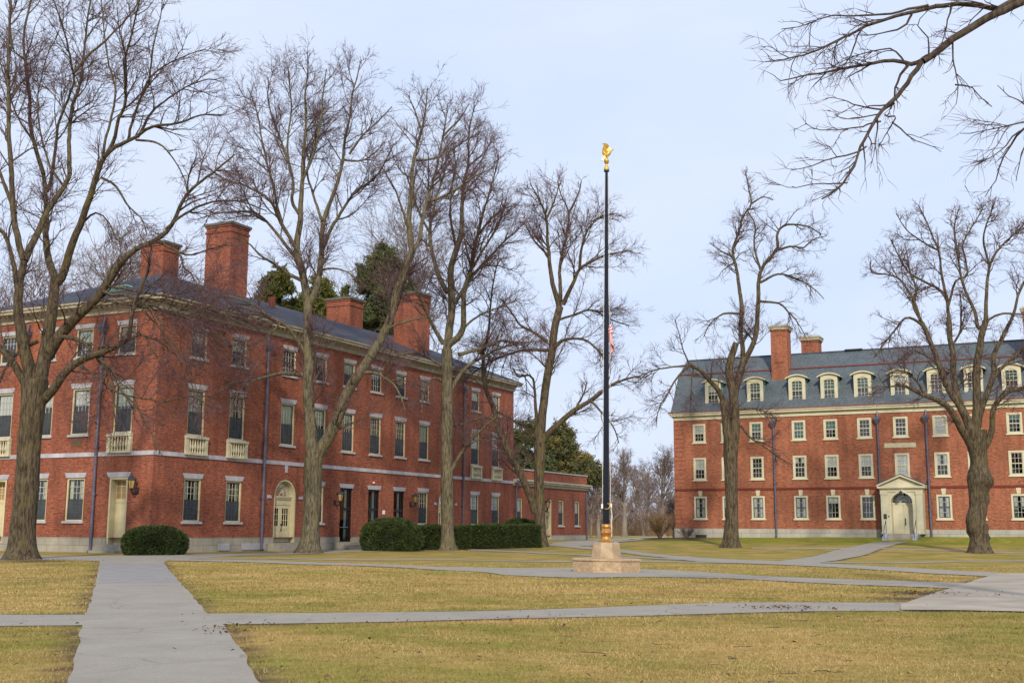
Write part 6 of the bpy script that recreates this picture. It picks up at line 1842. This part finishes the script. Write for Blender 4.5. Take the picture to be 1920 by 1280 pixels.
b = MB(); b.lathe([(.1, 14.66), (.105, 14.7), (.07, 14.8), (.03, 14.84), (.03, 14.88), (.075, 14.93), (.1, 15.0), (.075, 15.07), (.03, 15.1), (0, 15.11)], 0, 0, 20); b.build('finial_ball', M['gold'], pole)
def eagle():
    b = MB()
    # body, neck and head (facing right, +x)
    b.tube([(-.12, 0, 15.13), (-.06, 0, 15.18), (0, 0, 15.23), (.06, 0, 15.28), (.11, 0, 15.34), (.15, 0, 15.39), (.185, 0, 15.43), (.215, 0, 15.45), (.24, 0, 15.45), (.262, 0, 15.43)],
           [.03, .05, .07, .078, .065, .042, .034, .034, .02, .005], 12)
    b.prism([(-.19, 15.05), (-.14, 15.01), (-.04, 15.16), (-.08, 15.2)], lambda p, q, d: (p, d, q), -.05, .05)
    for sy in (-.035, .035): b.tube([(.03, sy, 15.24), (.035, sy, 15.16), (.01, sy, 15.08)], [.04, .025, .02], 8)
    prof = [(.05, 15.28), (.02, 15.36), (.01, 15.40), (.05, 15.45), (.09, 15.49), (.10, 15.53), (.085, 15.57), (.05, 15.61), (0, 15.635), (-.07, 15.64), (-.17, 15.64), (-.10, 15.61), (-.11, 15.53), (-.145, 15.44), (-.16, 15.34), (-.155, 15.28), (-.09, 15.2), (-.02, 15.2)]
    for sy in (-1, 1):
        off = -.012 if sy < 0 else .035
        # outer half of the wing leans away from the body; feathers as ribs
        b.prism(prof, lambda p, q, d: (p + off, sy * (.045 + .3 * max(0, q - 15.24)) + d, q), -.012, .012)
        for k in range(5):
            t = k / 4; b.tube([(-.02 - .03 * t + off, sy * (.06 + .02), 15.25 + .02 * k), (-.13 + .02 * k + off, sy * (.06 + .3 * (.14 + .045 * k)), 15.36 + .055 * k)], [.012, .007], 5)
    return b
eg = eagle(); eg.build('eagle', M['gold'], pole)

# flag hanging limp behind the pole
def flag():
    o = empty('hanging_flag', (PX + .08, PY, PZ)); o.scale = (1.026, 1.026, 1.026); tag(o, 'limp red and white striped flag with blue corner hanging behind the flagpole', 'flag')
    nu, nv = 40, 26; Wd, Ht = 1.9, 1.15
    V = np.zeros((nv + 1, nu + 1, 3))
    for j in range(nv + 1):
        for i in range(nu + 1):
            u, v = i / nu, j / nv            # u along the fly, v down the hoist
            # hoist hangs on the halyard, the fly droops straight down in folds
            fold = math.sin(u * 15 + v * 2.2) * (.06 + .07 * v)
            x = .10 + .10 * math.sin(u * 8.5 + v * 1.5) + .06 * v - .25 * math.exp(-((u - .16) / .12) ** 2)
            V[j, i] = (x + .03, .17 + fold * .7 + .04 * u, 9.2 - v * .72 - u * .95 * (1 - .15 * v) )
    idx = np.arange((nu + 1) * (nv + 1)).reshape(nv + 1, nu + 1)
    Q = np.stack([idx[:-1, :-1], idx[:-1, 1:], idx[1:, 1:], idx[1:, :-1]], -1).reshape(-1, 4)
    m, t, bs = mat('red_cloth'); bs.inputs['Base Color'].default_value = (.68, .015, .03, 1); bs.inputs['Roughness'].default_value = .8
    m2, t, bs = mat('white_cloth'); bs.inputs['Base Color'].default_value = (.75, .74, .76, 1); bs.inputs['Roughness'].default_value = .8
    m3, t, bs = mat('blue_cloth'); bs.inputs['Base Color'].default_value = (.03, .035, .14, 1); bs.inputs['Roughness'].default_value = .8
    me = np_mesh('striped_cloth', V, Q, [m, m2, m3])
    mi = np.zeros((nv, nu), np.int32)
    for j in range(nv): mi[j, :] = (j // 2) % 2
    mi[:14, :16] = 2
    me.polygons.foreach_set('material_index', mi.ravel())
    link('striped_cloth', me, o)
flag()

# ================================================================== lamp post, shrubs, small things
lp = gpt(1253, 1004.5); 
o = empty('lamp_post', (lp[0], lp[1], float(terrain(lp[0], lp[1])))); tag(o, 'slim dark lamp post with a pale lantern left of the dormitory corner', 'lamp post')
k_ = lp[1] / F; hz_ = (1004 - 940) * k_
b = MB(); b.lathe([(.16, -.1), (.16, .1), (.11, .3), (.07, .5), (.055, hz_ * .96), (.09, hz_), (0, hz_)], 0, 0, 12); b.build('post', M['iron'], o)
b = MB(); b.lathe([(.08, hz_), (.17, hz_ + .05), (.2, hz_ + .45), (0, hz_ + .45)], 0, 0, 10); b.build('lantern_glass', M['frost'], o)
b = MB(); b.lathe([(.24, hz_ + .44), (.25, hz_ + .48), (.12, hz_ + .66), (.03, hz_ + .7), (0, hz_ + .8)], 0, 0, 10); b.build('cap', M['iron'], o)

def twig_shrub(name, label, px, py, hpx, wpx, seed, n=26, m='shrub', group='leafless shrubs by the dormitory'):
    rng = np.random.default_rng(seed); g = gpt(px, py); h = hpx * g[1] / F; wd = wpx * g[1] / F / 2
    root = empty(name, (0, 0, 0)); tag(root, label, 'shrub', group)
    K = 8; P = np.zeros((n, K, 3)); az = rng.random(n) * 6.28; t = np.linspace(0, 1, K)[None]
    sp_ = rng.uniform(.15, 1, n)[:, None] * wd
    P[..., 0] = g[0] + np.cos(az)[:, None] * (sp_ * t ** 1.2 + .1) ; P[..., 1] = g[1] + np.sin(az)[:, None] * (sp_ * t ** 1.2 + .1); P[..., 2] = float(terrain(g[0], g[1])) - .05 + h * rng.uniform(.6, .95, n)[:, None] * t
    P[:, 1:, :2] += np.cumsum(rng.normal(size=(n, K - 1, 2)) * .03, 1)
    Rr = .022 * (1 - t * .75) * np.ones((n, 1))
    P1, R1_ = grow(P, Rr, n * 9, .25, 1, (.3, .8), (h * .2, h * .45), 5, rng, .06, .12, .007, .6, .014)
    P2, R2_ = grow(P1, R1_, n * 34, .2, 1, (.3, .8), (h * .1, h * .22), 3, rng, .04, .12, .006, .6, .009)
    VV, QQ, off = [], [], 0
    V, Q = tubes(P, Rr, 5, rng); link('stems', np_mesh('stems', V, Q, M[m]), root)
    for a, b_, S in ((P1, R1_, 4), (P2, R2_, 3)):
        V, Q = tubes(a, b_, S, rng); VV.append(V); QQ.append(Q + off); off += len(V)
    link('twigs', np_mesh('twigs', np.concatenate(VV), np.concatenate(QQ), M[m]), root)
twig_shrub('leafless_shrub', 'big tan leafless shrub beside the lamp post', 1237, 1008, 48, 56, 61, 40)
twig_shrub('leafless_shrub', 'small grey leafless shrub against the dormitory foundation at its left corner', 1287, 1008.5, 22, 34, 62, 22, 'twig_far')
twig_shrub('leafless_shrub', 'thin leafless shrub at the dormitory base just right of its left drainpipe', 1506, 1002, 16, 30, 63, 16, 'twig_far')
twig_shrub('leafless_shrub', 'sparse leafless shrub left of the big tan shrub near the road', 1216, 1005, 22, 22, 64, 14)
twig_shrub('leafless_shrub', 'small bare shrub by the annex corner beyond the road', 1118, 1004, 30, 26, 65, 14)

# ================================================================== ground cover
def blades():
    rng = np.random.default_rng(90)
    n = 380000
    yy = 8.6 * np.exp(rng.random(n) * math.log(52 / 8.6))
    xx = rng.uniform(-.56, .56, n) * yy + rng.uniform(-1.5, 1.5, n)
    keep = ~in_paths(xx, yy)
    ix = np.clip(np.searchsorted(gx, xx), 1, nx - 1); iy = np.clip(np.searchsorted(gy, yy), 1, ny - 1)
    bg_ = bare.reshape(ny, nx)[iy, ix] * .5 + bare.reshape(ny, nx)[iy - 1, ix - 1] * .5
    keep &= rng.random(n) > np.clip(bg_ * 1.5, 0, .93)
    xx, yy = xx[keep], yy[keep]; n = len(xx)
    zz = terrain(xx, yy)
    sc = np.clip(yy / 14, 1, 2.3)
    h = rng.uniform(.012, .038, n) * sc ** .55; wd = rng.uniform(.003, .006, n) * sc
    a = rng.random(n) * 6.28; ln = rng.uniform(.3, 1.5, n) * h
    base = np.stack([xx, yy, zz - .004], 1); side = np.stack([np.cos(a), np.sin(a), 0 * a], 1) * wd[:, None]
    b2 = rng.random(n) * 6.28
    tip = base + np.stack([np.cos(b2) * ln, np.sin(b2) * ln, h], 1)
    V = np.stack([base - side, base + side, tip], 1).reshape(-1, 3)
    me = np_mesh('grass', V, None, M['blade'], False, np.arange(3 * n).reshape(n, 3))
    tint = np.repeat(rng.random(n) * .42 + .08 + .28 * lumps(xx, yy, .5, 3.0) + .22 * lumps(xx, yy, 2.2, 5.0), 3)
    g_ = np.repeat(.5 * lumps(xx, yy, .3, 7.0) * lumps(xx, yy, 1.1, 8.0) + .35 * np.exp(-((yy - 17) / 9) ** 2) * sstep(2, 8, xx) * lumps(xx, yy, .5, 4.0), 3)
    for nm, arr in (('tint', tint), ('green', g_)):
        a_ = me.attributes.new(nm, 'FLOAT', 'POINT'); a_.data.foreach_set('value', arr.astype(np.float32))
    o = link('grass', me); tag(o, 'short dormant tan and olive lawn grass', 'grass', None, 'stuff')
def m_blade():
    m, t, b = mat('grass_blade')
    at_t = t.nodes.new('ShaderNodeAttribute'); at_t.attribute_name = 'tint'
    at_g = t.nodes.new('ShaderNodeAttribute'); at_g.attribute_name = 'green'
    c = ramp(t, at_t.outputs['Fac'], [(0.05, (0.19, 0.12, 0.05)), (0.4, (0.375, 0.25, 0.092)), (0.75, (0.475, 0.332, 0.142)), (0.97, (0.57, 0.44, 0.24))])
    g = ramp(t, at_t.outputs['Fac'], [(0.1, (0.13, 0.12, 0.025)), (0.8, (0.26, 0.225, 0.06))])
    mm = t.nodes.new('ShaderNodeMath'); mm.operation = 'MULTIPLY'; mm.inputs[1].default_value = 2.3; mm.use_clamp = True
    t.links.new(at_g.outputs['Fac'], mm.inputs[0])
    t.links.new(mixc(t, mm.outputs[0], c, g), b.inputs['Base Color']); b.inputs['Roughness'].default_value = .8; b.inputs['Specular IOR Level'].default_value = .15
    return m
M['blade'] = m_blade()
blades()
def litter():
    rng = np.random.default_rng(91); n = 700
    yy = 9 * np.exp(rng.random(n) * math.log(62 / 9)); xx = rng.uniform(-.5, .5, n) * yy
    edge = rng.random(n) < .35
    for k in np.where(edge)[0]:
        poly = PATH_POLY[rng.integers(0, 2)]; p = poly[rng.integers(0, len(poly))]; xx[k] = p[0] + rng.normal() * .18; yy[k] = p[1] + rng.normal() * .18
    keep = ~in_paths(xx, yy) | (rng.random(n) < .12); xx, yy = xx[keep], yy[keep]
    for cx_, cy_, k_, sx_, sy_ in ((1471, 1142, 120, .5, .35), (60, 1051, 200, 1.2, .5), (105, 1054, 120, .7, .3), (1735, 1114, 160, .8, .7), (430, 1180, 60, .2, .5)):
        g = gpt(cx_, cy_); xx = np.concatenate([xx, g[0] + rng.normal(size=k_) * sx_]); yy = np.concatenate([yy, g[1] + rng.normal(size=k_) * sy_])
    n = len(xx)
    C = np.stack([xx, yy, terrain(xx, yy) + .045], 1); d = nrm(rng.normal(size=(n, 3)) * np.array([1, 1, .3])); q = nrm(np.cross(d, np.array([0, 0, 1.]) + rng.normal(size=(n, 3)) * .4))
    s = rng.uniform(.015, .042, n)[:, None]
    V = np.stack([C - d * s, C - q * s * .55 + np.array([0, 0, .008]), C + d * s, C + q * s * .55 + np.array([0, 0, .008])], 1)
    o = link('fallen_leaves', np_mesh('fallen_leaves', V.reshape(-1, 3), np.arange(4 * n).reshape(n, 4), simple('dead_leaf', (0.11, 0.055, 0.025), .8, var=.5, scale=1.7), False))
    tag(o, 'scattered brown dead leaves on the lawn', 'leaves', None, 'stuff')
litter()
def sticks():
    rng = np.random.default_rng(92); n = 46
    yy = rng.uniform(10, 27, n); xx = rng.uniform(.03, .5, n) ** .8 * .57 * yy; k = 9
    g = gpt(450, 1075); xx[:3] = g[0] + rng.normal(size=3) * .2; yy[:3] = g[1] + rng.normal(size=3) * .2
    P = np.zeros((n, k, 3)); a = rng.normal(size=n) * .6 + rng.choice([0, 3.14], n); ln = rng.uniform(.1, .55, n)
    x, y = xx.copy(), yy.copy()
    for i in range(k):
        P[:, i, 0] = x; P[:, i, 1] = y; P[:, i, 2] = terrain(x, y) + .03 + rng.random(n) * .015
        x = x + np.cos(a) * ln / k; y = y + np.sin(a) * ln / k; a = a + rng.normal(size=n) * .55
    P1, R1_ = grow(P, np.full((n, k), .005), n, .2, .9, (.4, .9), (.06, .22), 4, rng, -.05, .2, .002, .7, .0035); P1[..., 2] = terrain(P1[..., 0], P1[..., 1]) + .035
    V1, Q1 = tubes(P, np.tile(np.linspace(.0045, .002, k), (n, 1)), 5, rng); V2, Q2 = tubes(P1, R1_, 4, rng)
    o = link('fallen_twigs', np_mesh('fallen_twigs', np.concatenate([V1, V2]), np.concatenate([Q1, Q2 + len(V1)]), M['limbs'])); tag(o, 'thin dark twigs dropped on the right of the lawn', 'twigs', None, 'stuff')
sticks()
